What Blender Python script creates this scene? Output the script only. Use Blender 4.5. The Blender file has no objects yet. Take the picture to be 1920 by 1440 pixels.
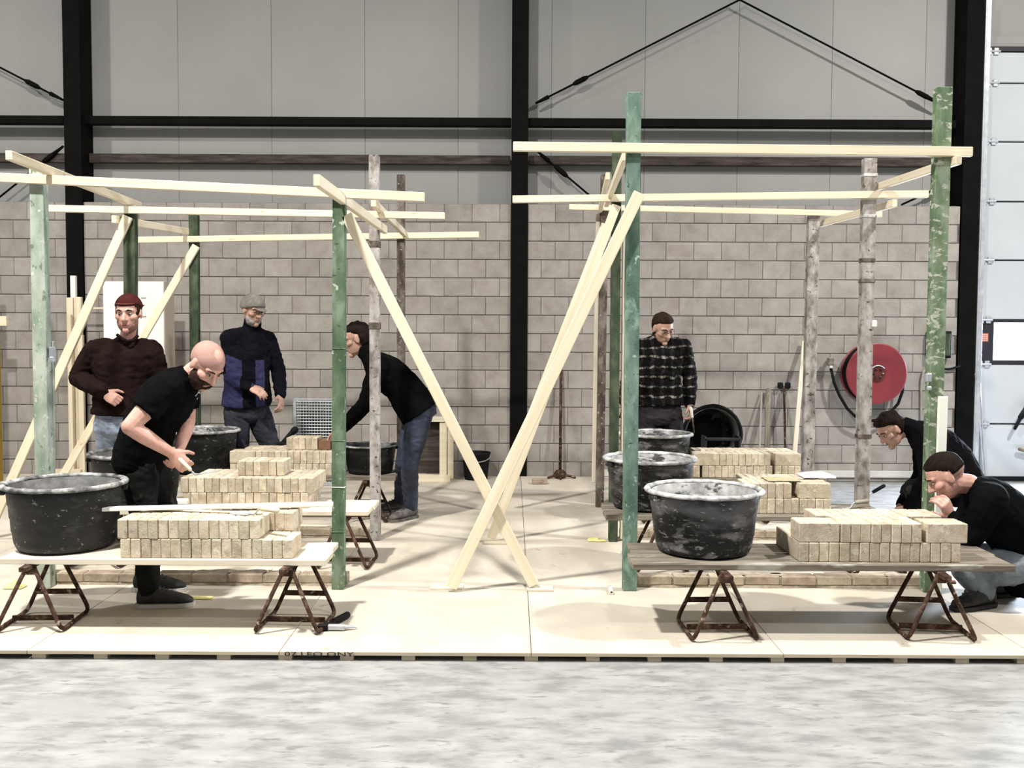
import bpy, math, random
import numpy as np
from mathutils import Vector, Matrix, Quaternion, noise
V = Vector
C = bpy.context.scene.collection
R = random.Random(7)

# ------------------------------------------------------------------ camera, world, light, exposure
F, PITCH, ROLL, CZ = 1800.0, math.atan(90/1800.0), 0.005, 1.575
cd = bpy.data.cameras.new('camera'); cam = bpy.data.objects.new('camera', cd); C.objects.link(cam)
cd.sensor_width = 36.0; cd.sensor_fit = 'HORIZONTAL'; cd.lens = 36.0*F/1920.0
cam.matrix_world = Matrix.Translation((0, 0, CZ)) @ Matrix.Rotation(math.pi/2-PITCH, 4, 'X') @ Matrix.Rotation(ROLL, 4, 'Z')
bpy.context.scene.camera = cam
sc = bpy.context.scene
vs = sc.view_settings
vs.view_transform = 'Standard'; vs.look = 'None'; vs.gamma = 1.0; vs.use_curve_mapping = False
vs.exposure = 0.38
W = bpy.data.worlds.new('hall_ambient'); sc.world = W; W.use_nodes = True
bg = W.node_tree.nodes['Background']; bg.inputs[0].default_value = (0.95, 0.98, 1.0, 1); bg.inputs[1].default_value = 0.19
def lamp(x, y, z, e, size=0.40, col=(1, 0.965, 0.91)):
    l = bpy.data.lights.new('hall_lamp', 'AREA'); l.shape = 'DISK'; l.size = size; l.energy = e; l.color = col
    o = bpy.data.objects.new('hall_lamp', l); C.objects.link(o); o.location = (x, y, z)
    return o
lamp(6.2, 5.0, 7.2, 720)
lamp(-2.5, 2.8, 7.2, 860)
lamp(-8.0, 5.0, 7.2, 400)
lamp(2.2, -0.6, 7.2, 230)
# daylight that comes in through the window row of the overhead door
wl = bpy.data.lights.new('window_daylight', 'AREA'); wl.shape = 'RECTANGLE'; wl.size = 1.9; wl.size_y = 0.42; wl.energy = 620; wl.color = (0.72, 0.84, 1.0)
wo = bpy.data.objects.new('window_daylight', wl); C.objects.link(wo); wo.location = (6.15, 10.46, 1.52); wo.rotation_euler = (math.radians(-90), 0, 0)

# ------------------------------------------------------------------ picture-to-place helpers (used to measure, all things get real depth)
def ray(px, py):
    u = (px-960)/F; v = (720-py)/F
    u, v = u*math.cos(ROLL)-v*math.sin(ROLL), u*math.sin(ROLL)+v*math.cos(ROLL)
    return V((u, math.cos(PITCH)+v*math.sin(PITCH), -math.sin(PITCH)+v*math.cos(PITCH)))
def at(px, py, Y):
    d = ray(px, py); t = Y/d.y
    return V((d.x*t, Y, CZ+d.z*t))
def gr(px, py, z=0.045):
    d = ray(px, py); t = (z-CZ)/d.z
    return V((d.x*t, d.y*t, z))
DECK = 0.045

# ------------------------------------------------------------------ mesh builder
class MB:
    def __init__(s): s.v = []; s.f = []
    def add(s, vs, fs, M=None):
        b = len(s.v)
        s.v += [tuple(M @ V(p)) if M else tuple(p) for p in vs]
        s.f += [tuple(i+b for i in f) for f in fs]
    def box(s, c, d, ch=0.0, M=None):
        x, y, z = d[0]/2, d[1]/2, d[2]/2
        c = V(c)
        if ch <= 0:
            vs = [c+V((i*x, j*y, k*z)) for i in (-1, 1) for j in (-1, 1) for k in (-1, 1)]
            s.add(vs, [(0,1,3,2),(4,6,7,5),(0,4,5,1),(2,3,7,6),(0,2,6,4),(1,5,7,3)], M); return
        vs = []; idx = {}
        for i in (-1, 1):
            for j in (-1, 1):
                for k in (-1, 1):
                    for a in range(3):
                        p = [i*(x-ch), j*(y-ch), k*(z-ch)]
                        p[a] = (i*x, j*y, k*z)[a]
                        idx[(i,j,k,a)] = len(vs); vs.append(c+V(p))
        fs = []
        for a in range(3):
            o = [q for q in range(3) if q != a]
            for sg in (-1, 1):
                q = []
                for (m, n) in ((-1,-1),(1,-1),(1,1),(-1,1)):
                    t = [0,0,0]; t[a] = sg; t[o[0]] = m; t[o[1]] = n
                    q.append(idx[(t[0],t[1],t[2],a)])
                if (sg > 0) != (a != 1): q = q[::-1]
                fs.append(tuple(q))
        for a in range(3):
            o = [q for q in range(3) if q != a]
            for m in (-1, 1):
                for n in (-1, 1):
                    t = [0,0,0]; t[o[0]] = m; t[o[1]] = n
                    t0 = t[:]; t0[a] = -1; t1 = t[:]; t1[a] = 1
                    fs.append((idx[(*t0,o[0])], idx[(*t1,o[0])], idx[(*t1,o[1])], idx[(*t0,o[1])]))
        for i in (-1, 1):
            for j in (-1, 1):
                for k in (-1, 1):
                    fs.append((idx[(i,j,k,0)], idx[(i,j,k,1)], idx[(i,j,k,2)]))
        s.add(vs, fs, M)
    def loft(s, rings, cap=True, closed=False):
        n = len(rings[0]); vs = [p for r in rings for p in r]; fs = []
        m = len(rings)
        for i in range(m-1 if not closed else m):
            a = i*n; b = ((i+1) % m)*n
            for j in range(n):
                k = (j+1) % n
                fs.append((a+j, a+k, b+k, b+j))
        if cap and not closed:
            c0 = sum((V(p) for p in rings[0]), V())/n; c1 = sum((V(p) for p in rings[-1]), V())/n
            vs += [c0, c1]; i0 = len(vs)-2
            for j in range(n):
                k = (j+1) % n
                fs.append((i0, k, j)); fs.append((i0+1, (m-1)*n+j, (m-1)*n+k))
        s.add(vs, fs)
    def ering(s, c, u, v, n=16):
        return [V(c)+V(u)*math.cos(2*math.pi*j/n)+V(v)*math.sin(2*math.pi*j/n) for j in range(n)]
    def cap(s, p0, p1, r0, r1, n=12):
        p0 = V(p0); p1 = V(p1); d = p1-p0
        L = d.length
        d = d/L if L > 1e-6 else V((0, 0, 1))
        a = d.orthogonal().normalized(); b = d.cross(a)
        rings = []
        for t in (80, 55, 28): 
            q = math.radians(t); rings.append(s.ering(p0-d*r0*math.sin(q), a*r0*math.cos(q), b*r0*math.cos(q), n))
        rings.append(s.ering(p0, a*r0, b*r0, n)); rings.append(s.ering(p1, a*r1, b*r1, n))
        for t in (28, 55, 80):
            q = math.radians(t); rings.append(s.ering(p1+d*r1*math.sin(q), a*r1*math.cos(q), b*r1*math.cos(q), n))
        s.loft(rings)
    def chain(s, pts, rad, n=12):
        for i in range(len(pts)-1): s.cap(pts[i], pts[i+1], rad[i], rad[i+1], n)
    def ell(s, c, r, M=None, nu=16, nv=10):
        rings = []
        for i in range(1, nv):
            t = math.pi*i/nv-math.pi/2
            rings.append([(M @ (V(c)+V((r[0]*math.cos(t)*math.cos(2*math.pi*j/nu), r[1]*math.cos(t)*math.sin(2*math.pi*j/nu), r[2]*math.sin(t))))) if M else
                          V(c)+V((r[0]*math.cos(t)*math.cos(2*math.pi*j/nu), r[1]*math.cos(t)*math.sin(2*math.pi*j/nu), r[2]*math.sin(t))) for j in range(nu)])
        s.loft(rings)
    def tube(s, pts, r, n=8, closed=False):
        pts = [V(p) for p in pts]; rings = []; m = len(pts); a = None
        for i, p in enumerate(pts):
            q0 = pts[(i-1) % m] if (closed or i > 0) else p
            q1 = pts[(i+1) % m] if (closed or i < m-1) else p
            t = (q1-q0).normalized()
            if a is None: a = t.orthogonal().normalized()
            a = (a-t*a.dot(t)); a = a.normalized() if a.length > 1e-5 else t.orthogonal().normalized()
            b = t.cross(a); rr = r[i] if isinstance(r, (list, tuple)) else r
            rings.append(s.ering(p, a*rr, b*rr, n))
        s.loft(rings, cap=not closed, closed=closed)
    def lathe(s, prof, n=40, c=(0, 0, 0), closed=False, jit=0.0):
        rings = [[V(c)+V(((r+(R.uniform(-jit, jit) if jit else 0))*math.cos(2*math.pi*j/n), r*math.sin(2*math.pi*j/n), z)) for j in range(n)] for r, z in prof]
        s.loft(rings, cap=not closed, closed=closed)
    def mesh(s, name, mats=None, smooth=False):
        me = bpy.data.meshes.new(name); me.from_pydata(s.v, [], s.f); me.update()
        import bmesh
        bm = bmesh.new(); bm.from_mesh(me); bmesh.ops.recalc_face_normals(bm, faces=bm.faces); bm.to_mesh(me); bm.free()
        if smooth:
            me.polygons.foreach_set('use_smooth', [True]*len(me.polygons))
        return me
def fillet(pts, r=0.04, n=4, closed=False):
    pts = [V(p) for p in pts]; out = []; m = len(pts)
    for i, p in enumerate(pts):
        if not closed and i in (0, m-1): out.append(p); continue
        a = (pts[i-1]-p); b = (pts[(i+1) % m]-p)
        q = min(r, a.length*0.45, b.length*0.45); a = p+a.normalized()*q; b = p+b.normalized()*q
        for k in range(n+1):
            t = k/n; out.append(a*(1-t)**2+p*2*t*(1-t)+b*t*t)
    return out
def arc(c, r, a0, a1, n, ax=(1, 0, 0), ay=(0, 0, 1)):
    return [V(c)+V(ax)*r*math.cos(math.radians(a0+(a1-a0)*i/n))+V(ay)*r*math.sin(math.radians(a0+(a1-a0)*i/n)) for i in range(n+1)]

def tag(o, label=None, cat=None, group=None, kind=None):
    if label: o['label'] = label
    if cat: o['category'] = cat
    if group: o['group'] = group
    if kind: o['kind'] = kind
    return o
def link(name, me, m=None, parent=None, smooth=False, kind=None):
    if isinstance(me, MB): me = me.mesh(name, smooth=smooth)
    o = bpy.data.objects.new(name, me); C.objects.link(o)
    if m is not None:
        if isinstance(m, (list, tuple)):
            for q in m: me.materials.append(q)
        elif not me.materials: me.materials.append(m)
    if parent is not None: o.parent = parent
    if kind: o['kind'] = kind
    return o
def root(name, loc, label=None, cat=None, group=None, rz=0.0, kind=None):
    o = bpy.data.objects.new(name, None); C.objects.link(o); o.location = loc; o.rotation_euler = (0, 0, rz); o.empty_display_size = 0.1
    return tag(o, label, cat, group, kind)
def wlink(name, mb, m, rt, smooth=False, kind=None):
    """a part whose mesh was built in place: moved into its root's frame"""
    me = mb.mesh(name, smooth=smooth) if isinstance(mb, MB) else mb
    me.transform(Matrix.Translation(-V(rt.location)))
    return link(name, me, m, rt, kind=kind)

# ------------------------------------------------------------------ materials
def mat(name, cols, scale=(4, 4, 4), detail=5, rough=0.8, bump=0.0, bscale=None, rand=0.0, metal=0.0, spl=None, spec=0.4, fine=None, hue=0.0, distort=0.0):
    m = bpy.data.materials.new(name); m.use_nodes = True
    nt = m.node_tree; N = nt.nodes; L = nt.links
    b = N['Principled BSDF']; b.inputs['Roughness'].default_value = rough; b.inputs['Metallic'].default_value = metal
    b.inputs['Specular IOR Level'].default_value = spec
    tc = N.new('ShaderNodeTexCoord'); oi = N.new('ShaderNodeObjectInfo')
    off = N.new('ShaderNodeVectorMath'); off.operation = 'SCALE'; off.inputs[0].default_value = (17.3, 9.1, 23.7); L.new(oi.outputs['Random'], off.inputs['Scale'])
    ad = N.new('ShaderNodeVectorMath'); ad.operation = 'ADD'; L.new(tc.outputs['Object'], ad.inputs[0]); L.new(off.outputs[0], ad.inputs[1])
    def nz(sc_, det, dist=0.0):
        mp = N.new('ShaderNodeMapping'); mp.inputs['Scale'].default_value = sc_; L.new(ad.outputs[0], mp.inputs[0])
        n = N.new('ShaderNodeTexNoise'); n.inputs['Scale'].default_value = 1.0; n.inputs['Detail'].default_value = det; n.inputs['Roughness'].default_value = 0.6; n.inputs['Distortion'].default_value = dist
        L.new(mp.outputs[0], n.inputs['Vector']); return n
    n = nz(scale, detail, distort)
    cr = N.new('ShaderNodeValToRGB'); L.new(n.outputs[0], cr.inputs[0])
    el = cr.color_ramp.elements
    while len(el) < len(cols): el.new(0.5)
    for e, (p, c) in zip(el, cols): e.position = p; e.color = (*c, 1)
    out = cr.outputs[0]
    def mix(fac, a, c2, mode='MIX'):
        x = N.new('ShaderNodeMix'); x.data_type = 'RGBA'; x.blend_type = mode
        if hasattr(fac, 'is_linked'): L.new(fac, x.inputs[0])
        else: x.inputs[0].default_value = fac
        L.new(a, x.inputs[6])
        if hasattr(c2, 'is_linked'): L.new(c2, x.inputs[7])
        else: x.inputs[7].default_value = (*c2, 1)
        return x.outputs[2]
    if fine:
        fs, lo, hi = fine
        q = nz(fs, 3); mr = N.new('ShaderNodeMapRange'); L.new(q.outputs[0], mr.inputs[0]); mr.inputs[1].default_value = 0.3; mr.inputs[2].default_value = 0.7; mr.inputs[3].default_value = lo; mr.inputs[4].default_value = hi
        out = mix(1.0, out, mr.outputs[0], 'MULTIPLY')
    if spl:
        for (ss, t0, t1, c2) in spl:
            q = nz(ss, 4, 0.3); mr = N.new('ShaderNodeMapRange'); L.new(q.outputs[0], mr.inputs[0]); mr.inputs[1].default_value = t0; mr.inputs[2].default_value = t1
            out = mix(mr.outputs[0], out, c2)
    if rand or hue:
        mr = N.new('ShaderNodeMapRange'); L.new(oi.outputs['Random'], mr.inputs[0]); mr.inputs[3].default_value = 1-rand; mr.inputs[4].default_value = 1+rand*0.6
        hs = N.new('ShaderNodeHueSaturation'); L.new(out, hs.inputs['Color']); L.new(mr.outputs[0], hs.inputs['Value'])
        if hue:
            w = N.new('ShaderNodeMath'); w.operation = 'MULTIPLY'; w.inputs[1].default_value = 7.31; L.new(oi.outputs['Random'], w.inputs[0])
            fr = N.new('ShaderNodeMath'); fr.operation = 'FRACT'; L.new(w.outputs[0], fr.inputs[0])
            m2 = N.new('ShaderNodeMapRange'); L.new(fr.outputs[0], m2.inputs[0]); m2.inputs[3].default_value = 0.5-hue; m2.inputs[4].default_value = 0.5+hue*0.4
            L.new(m2.outputs[0], hs.inputs['Hue'])
        out = hs.outputs[0]
    L.new(out, b.inputs['Base Color'])
    if bump:
        q = nz(bscale or tuple(5*s for s in scale), 4); bp = N.new('ShaderNodeBump'); bp.inputs['Strength'].default_value = bump; bp.inputs['Distance'].default_value = 0.01
        L.new(q.outputs[0], bp.inputs['Height']); L.new(bp.outputs[0], b.inputs['Normal'])
    return m
def flat(name, c, rough=0.6, metal=0.0, spec=0.4, emit=None):
    m = bpy.data.materials.new(name); m.use_nodes = True; b = m.node_tree.nodes['Principled BSDF']
    b.inputs['Base Color'].default_value = (*c, 1); b.inputs['Roughness'].default_value = rough; b.inputs['Metallic'].default_value = metal; b.inputs['Specular IOR Level'].default_value = spec
    if emit: b.inputs['Emission Color'].default_value = (*emit[0], 1); b.inputs['Emission Strength'].default_value = emit[1]
    return m
M = {}
M['concrete'] = mat('concrete_floor', [(0.36, (0.18, 0.182, 0.178)), (0.5, (0.255, 0.257, 0.25)), (0.64, (0.31, 0.312, 0.302))], (4.5, 10, 2), 9, 0.6, 0.12, (25, 40, 20), spl=[((9, 26, 5), 0.56, 0.68, (0.17, 0.17, 0.165)), ((1.6, 2.6, 1), 0.50, 0.72, (0.265, 0.265, 0.26))])
M['ply'] = mat('plywood_deck', [(0.35, (0.465, 0.415, 0.34)), (0.65, (0.555, 0.505, 0.42))], (3, 1.2, 2), 4, 0.7, 0.05, (60, 10, 30), rand=0.06, spl=[((9, 9, 9), 0.66, 0.70, (0.40, 0.35, 0.28)), ((1.3, 1.6, 1), 0.56, 0.66, (0.46, 0.42, 0.35))])
M['ply_edge'] = mat('plywood_edge', [(0.3, (0.40, 0.34, 0.25)), (0.7, (0.52, 0.45, 0.34))], (4, 4, 90), 3, 0.8)
M['block'] = mat('concrete_block', [(0.30, (0.245, 0.22, 0.20)), (0.5, (0.305, 0.28, 0.256)), (0.72, (0.35, 0.33, 0.303))], (5, 5, 5), 6, 0.95, 0.25, (90, 90, 90), rand=0.11, hue=0.012, fine=((160, 160, 160), 0.88, 1.1))
M['mortar'] = mat('wall_mortar', [(0.3, (0.10, 0.09, 0.08)), (0.7, (0.15, 0.135, 0.12))], (20, 20, 20), 4, 0.95)
M['panel'] = mat('cladding_panel', [(0.3, (0.25, 0.25, 0.238)), (0.7, (0.285, 0.285, 0.272))], (0.8, 0.8, 0.8), 3, 0.5, fine=((140, 140, 140), 0.93, 1.05), rand=0.03)
M['black_steel'] = mat('black_steel', [(0.3, (0.0022, 0.0022, 0.0022)), (0.7, (0.005, 0.0048, 0.0045))], (6, 6, 6), 4, 0.7, spec=0.06)
M['old_beam'] = mat('old_timber', [(0.3, (0.025, 0.019, 0.016)), (0.5, (0.055, 0.045, 0.038)), (0.7, (0.10, 0.085, 0.075))], (3, 25, 25), 6, 0.9, 0.2, spec=0.1)
M['pine'] = mat('fresh_pine', [(0.3, (0.61, 0.52, 0.365)), (0.6, (0.72, 0.64, 0.48)), (0.8, (0.75, 0.69, 0.545))], (0.9, 30, 30), 4, 0.6, 0.05, (4, 120, 120), rand=0.07, spl=[((5, 22, 22), 0.68, 0.72, (0.42, 0.29, 0.15))])
M['pine_pale'] = mat('pale_pine_plank', [(0.3, (0.58, 0.51, 0.395)), (0.7, (0.71, 0.65, 0.53))], (0.9, 26, 26), 4, 0.65, 0.05, (4, 120, 120), rand=0.06)
M['grey_plank'] = mat('weathered_plank', [(0.32, (0.105, 0.085, 0.065)), (0.5, (0.19, 0.165, 0.13)), (0.68, (0.29, 0.26, 0.215))], (1.5, 22, 22), 6, 0.9, 0.25, (6, 90, 90), rand=0.12, spec=0.15, spl=[((3, 9, 9), 0.56, 0.66, (0.34, 0.33, 0.28))])
M['green'] = mat('worn_green_paint', [(0.36, (0.052, 0.088, 0.048)), (0.5, (0.085, 0.13, 0.075)), (0.64, (0.14, 0.185, 0.12))], (9, 9, 4), 7, 0.75, 0.2, spec=0.2, spl=[((28, 28, 22), 0.62, 0.68, (0.40, 0.45, 0.37)), ((22, 22, 30), 0.63, 0.68, (0.03, 0.06, 0.04)), ((9, 9, 4), 0.55, 0.66, (0.17, 0.23, 0.165))])
M['green_teal'] = mat('worn_teal_paint', [(0.36, (0.065, 0.118, 0.090)), (0.5, (0.118, 0.182, 0.142)), (0.64, (0.195, 0.275, 0.225))], (9, 9, 4), 7, 0.7, 0.2, spec=0.2, spl=[((26, 26, 18), 0.62, 0.69, (0.35, 0.45, 0.38)), ((22, 22, 30), 0.63, 0.68, (0.03, 0.06, 0.05)), ((8, 8, 4), 0.56, 0.68, (0.22, 0.33, 0.27))])
M['green_plaster'] = mat('plaster_spotted_green', [(0.36, (0.075, 0.12, 0.065)), (0.5, (0.12, 0.175, 0.10)), (0.64, (0.20, 0.25, 0.165))], (9, 9, 4), 7, 0.8, 0.3, spec=0.2, spl=[((16, 16, 30), 0.56, 0.61, (0.42, 0.43, 0.36)), ((9, 9, 5), 0.55, 0.66, (0.22, 0.28, 0.20))])
M['green_pale'] = mat('faded_green_paint', [(0.36, (0.20, 0.25, 0.20)), (0.5, (0.29, 0.34, 0.28)), (0.64, (0.40, 0.44, 0.38))], (9, 9, 4), 7, 0.8, 0.2, spec=0.2, spl=[((24, 24, 16), 0.62, 0.68, (0.13, 0.17, 0.12)), ((30, 30, 20), 0.62, 0.68, (0.50, 0.53, 0.47))])
M['green_dark'] = mat('dark_green_paint', [(0.36, (0.024, 0.035, 0.020)), (0.5, (0.045, 0.060, 0.036)), (0.64, (0.085, 0.105, 0.07))], (9, 9, 5), 7, 0.8, 0.2, spec=0.15)
M['grey_post'] = mat('mottled_grey_post', [(0.36, (0.15, 0.13, 0.115)), (0.5, (0.29, 0.265, 0.25)), (0.64, (0.42, 0.40, 0.385))], (14, 14, 8), 7, 0.9, 0.3, spec=0.15, spl=[((18, 18, 26), 0.61, 0.67, (0.07, 0.055, 0.045))])
M['brown_post'] = mat('stained_brown_post', [(0.36, (0.045, 0.034, 0.027)), (0.5, (0.10, 0.083, 0.068)), (0.64, (0.20, 0.175, 0.155))], (14, 14, 6), 7, 0.9, 0.3, spec=0.15, spl=[((30, 30, 30), 0.62, 0.68, (0.30, 0.28, 0.25))])
M['brick'] = mat('pale_yellow_brick', [(0.32, (0.40, 0.335, 0.235)), (0.5, (0.515, 0.445, 0.33)), (0.68, (0.60, 0.535, 0.415))], (14, 14, 14), 6, 0.92, 0.35, (120, 120, 120), rand=0.20, hue=0.014, spec=0.15, spl=[((20, 20, 20), 0.57, 0.66, (0.64, 0.58, 0.475)), ((26, 26, 26), 0.61, 0.68, (0.37, 0.315, 0.235))])
M['brick_wet'] = mat('laid_brick', [(0.32, (0.25, 0.20, 0.14)), (0.5, (0.35, 0.285, 0.205)), (0.68, (0.45, 0.38, 0.29))], (14, 14, 14), 5, 0.9, 0.35, (120, 120, 120), rand=0.14, hue=0.012)
M['bed'] = mat('mortar_bed', [(0.3, (0.22, 0.18, 0.13)), (0.7, (0.42, 0.37, 0.29))], (22, 22, 22), 5, 0.95, 0.4)
M['tub'] = mat('cement_splashed_plastic', [(0.3, (0.010, 0.011, 0.012)), (0.7, (0.022, 0.024, 0.026))], (8, 8, 20), 5, 0.6, 0.15, spec=0.2, spl=[((3, 3, 6), 0.47, 0.64, (0.10, 0.10, 0.107)), ((6, 6, 15), 0.54, 0.66, (0.21, 0.21, 0.22)), ((24, 24, 60), 0.60, 0.68, (0.34, 0.34, 0.345))])
M['tub_clean'] = mat('black_tub_plastic', [(0.3, (0.012, 0.013, 0.014)), (0.7, (0.024, 0.026, 0.027))], (8, 8, 20), 5, 0.55, 0.1, spec=0.2, spl=[((5, 5, 9), 0.56, 0.74, (0.08, 0.08, 0.082)), ((22, 22, 40), 0.64, 0.69, (0.24, 0.24, 0.24))])
M['crust'] = mat('cement_crust', [(0.36, (0.20, 0.20, 0.195)), (0.5, (0.42, 0.42, 0.41)), (0.64, (0.66, 0.66, 0.64))], (14, 14, 14), 7, 0.9, 0.5)
M['mud'] = mat('mortar_mud', [(0.36, (0.09, 0.09, 0.085)), (0.5, (0.21, 0.21, 0.20)), (0.64, (0.36, 0.36, 0.35))], (13, 13, 13), 7, 0.9, 0.6, spl=[((9, 9, 9), 0.52, 0.58, (0.03, 0.03, 0.03))])
M['lining'] = mat('cement_lining', [(0.34, (0.13, 0.13, 0.128)), (0.5, (0.29, 0.29, 0.285)), (0.64, (0.42, 0.42, 0.41))], (7, 7, 9), 7, 0.9, 0.3, spl=[((10, 10, 14), 0.56, 0.62, (0.05, 0.05, 0.05))])
M['lining_dark'] = mat('thin_cement_film', [(0.34, (0.045, 0.045, 0.045)), (0.5, (0.09, 0.09, 0.088)), (0.66, (0.18, 0.18, 0.175))], (7, 7, 9), 7, 0.8, 0.2)
M['crust_grey'] = mat('thin_cement_crust', [(0.38, (0.06, 0.06, 0.06)), (0.5, (0.20, 0.20, 0.196)), (0.64, (0.46, 0.46, 0.45))], (11, 11, 11), 7, 0.9, 0.5)
M['rust'] = mat('rusty_steel', [(0.34, (0.022, 0.011, 0.008)), (0.52, (0.055, 0.030, 0.020)), (0.68, (0.14, 0.09, 0.062))], (25, 25, 25), 6, 0.8, 0.2, spec=0.15, spl=[((18, 18, 18), 0.62, 0.68, (0.32, 0.27, 0.22))])
M['dull_black'] = flat('dull_black_plastic', (0.007, 0.007, 0.008), 0.7, spec=0.15)
M['red'] = mat('red_enamel', [(0.3, (0.165, 0.020, 0.028)), (0.7, (0.20, 0.025, 0.034))], (3, 3, 3), 3, 0.45)
M['red_dark'] = flat('dark_red_hub', (0.09, 0.012, 0.012), 0.5)
M['rubber'] = flat('black_rubber', (0.006, 0.006, 0.007), 0.7, spec=0.1)
M['steel'] = mat('galvanised_steel', [(0.3, (0.36, 0.38, 0.41)), (0.7, (0.52, 0.54, 0.57))], (14, 14, 14), 4, 0.45, metal=0.4)
M['white'] = mat('white_paint', [(0.3, (0.74, 0.72, 0.68)), (0.7, (0.82, 0.80, 0.76))], (3, 3, 3), 3, 0.5)
M['white_lath'] = flat('white_plastic', (0.82, 0.84, 0.76), 0.4)
M['door'] = mat('white_door_panel', [(0.3, (0.43, 0.455, 0.48)), (0.7, (0.47, 0.495, 0.52))], (2, 2, 2), 3, 0.35)
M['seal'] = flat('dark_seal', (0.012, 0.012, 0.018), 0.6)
M['pane'] = flat('daylight_pane', (0.9, 0.95, 1.0), 0.2, emit=((0.88, 0.95, 1.0), 3.0))
M['yellow'] = mat('yellow_cloth', [(0.3, (0.52, 0.47, 0.16)), (0.7, (0.66, 0.62, 0.30))], (20, 20, 20), 3, 0.8)
M['yellow_steel'] = flat('yellow_paint', (0.28, 0.18, 0.02), 0.6)
M['beige'] = flat('beige_side', (0.46, 0.39, 0.33), 0.7)
M['kicker'] = mat('light_kicker', [(0.3, (0.52, 0.51, 0.49)), (0.7, (0.62, 0.61, 0.59))], (5, 5, 5), 3, 0.7)
# people
M['skin'] = mat('skin', [(0.3, (0.47, 0.25, 0.20)), (0.7, (0.58, 0.34, 0.275))], (14, 14, 14), 4, 0.5, 0.05, (160, 160, 160))
M['skin_shade'] = mat('tanned_skin', [(0.3, (0.38, 0.22, 0.165)), (0.7, (0.47, 0.29, 0.22))], (14, 14, 14), 4, 0.5, 0.05, (160, 160, 160))
def cloth(name, a, b, bump=0.35): return mat(name, [(0.3, a), (0.7, b)], (7, 7, 9), 5, 1.0, bump, (22, 22, 14), spec=0.03)
M['tee'] = cloth('black_cotton', (0.0022, 0.0022, 0.0025), (0.005, 0.005, 0.0055))
M['work'] = mat('dusty_black_trousers', [(0.3, (0.004, 0.004, 0.004)), (0.7, (0.010, 0.010, 0.010))], (8, 8, 8), 5, 0.95, 0.3, (22, 22, 14), spec=0.12, spl=[((10, 10, 7), 0.60, 0.78, (0.075, 0.07, 0.065))])
M['brown_knit'] = cloth('dark_brown_knit', (0.0085, 0.0045, 0.0042), (0.016, 0.0095, 0.0085))
M['jeans_light'] = mat('light_denim', [(0.3, (0.16, 0.20, 0.27)), (0.7, (0.33, 0.38, 0.46))], (14, 14, 30), 5, 0.9, 0.3)
M['jeans'] = mat('blue_denim', [(0.3, (0.020, 0.026, 0.048)), (0.7, (0.055, 0.068, 0.108))], (7, 7, 9), 5, 0.9, 0.35, (22, 22, 14))
M['jeans_grey'] = mat('faded_denim', [(0.3, (0.07, 0.085, 0.105)), (0.7, (0.19, 0.22, 0.25))], (12, 12, 12), 5, 0.9, 0.35, (22, 22, 14))
M['grey_trousers'] = cloth('dark_grey_trousers', (0.022, 0.022, 0.030), (0.040, 0.040, 0.052))
M['char_trousers'] = cloth('charcoal_trousers', (0.017, 0.015, 0.018), (0.034, 0.031, 0.034))
M['navy'] = cloth('navy_fleece', (0.0035, 0.0035, 0.006), (0.008, 0.008, 0.012))
M['violet'] = cloth('violet_blue_fabric', (0.022, 0.022, 0.058), (0.038, 0.038, 0.09))
M['soft_black'] = cloth('soft_black_sweater', (0.0022, 0.0022, 0.0025), (0.005, 0.005, 0.0056))
M['dark_jacket'] = cloth('blue_black_jacket', (0.0025, 0.0024, 0.003), (0.0055, 0.005, 0.006))
M['shoe'] = mat('worn_black_shoe', [(0.3, (0.008, 0.008, 0.008)), (0.7, (0.028, 0.027, 0.025))], (20, 20, 20), 4, 0.7)
M['shoe_dusty'] = mat('dusty_leather', [(0.3, (0.05, 0.045, 0.04)), (0.7, (0.17, 0.155, 0.14))], (20, 20, 20), 4, 0.8)
M['sole'] = flat('pale_sole', (0.50, 0.49, 0.46), 0.7)
M['hair'] = mat('dark_brown_hair', [(0.3, (0.006, 0.0035, 0.0025)), (0.7, (0.018, 0.011, 0.008))], (60, 60, 20), 4, 0.8, 0.5, spec=0.1)
M['hair_b'] = mat('brown_hair', [(0.3, (0.013, 0.0065, 0.0045)), (0.7, (0.034, 0.019, 0.013))], (60, 60, 20), 4, 0.8, 0.5, spec=0.1)
M['stubble'] = mat('shaved_hair', [(0.3, (0.32, 0.18, 0.15)), (0.7, (0.41, 0.24, 0.20))], (30, 30, 30), 4, 0.7, 0.1)
M['beard'] = mat('dark_beard', [(0.3, (0.018, 0.010, 0.008)), (0.7, (0.05, 0.027, 0.02))], (50, 50, 50), 4, 0.9, 0.5, spec=0.1)
M['beard_soft'] = mat('short_reddish_beard', [(0.3, (0.22, 0.105, 0.08)), (0.7, (0.31, 0.16, 0.125))], (50, 50, 50), 4, 0.8, 0.3)
M['beard_grey'] = mat('grey_beard', [(0.3, (0.24, 0.22, 0.20)), (0.7, (0.36, 0.34, 0.31))], (50, 50, 50), 4, 0.8, 0.3)
M['cap'] = cloth('dark_red_cap', (0.040, 0.010, 0.010), (0.070, 0.020, 0.019))
M['beanie'] = mat('grey_knit', [(0.3, (0.13, 0.12, 0.11)), (0.7, (0.22, 0.205, 0.19))], (40, 40, 40), 4, 0.95, 0.5)
M['eye'] = flat('eye_white', (0.30, 0.27, 0.25), 0.4)
M['iris'] = flat('dark_iris', (0.02, 0.014, 0.01), 0.3)
M['lens'] = flat('spectacle_metal', (0.10, 0.09, 0.085), 0.3, 0.6)
M['lip'] = flat('lips', (0.36, 0.14, 0.125), 0.5)
M['logo'] = flat('pale_print', (0.62, 0.62, 0.62), 0.7)
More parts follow.
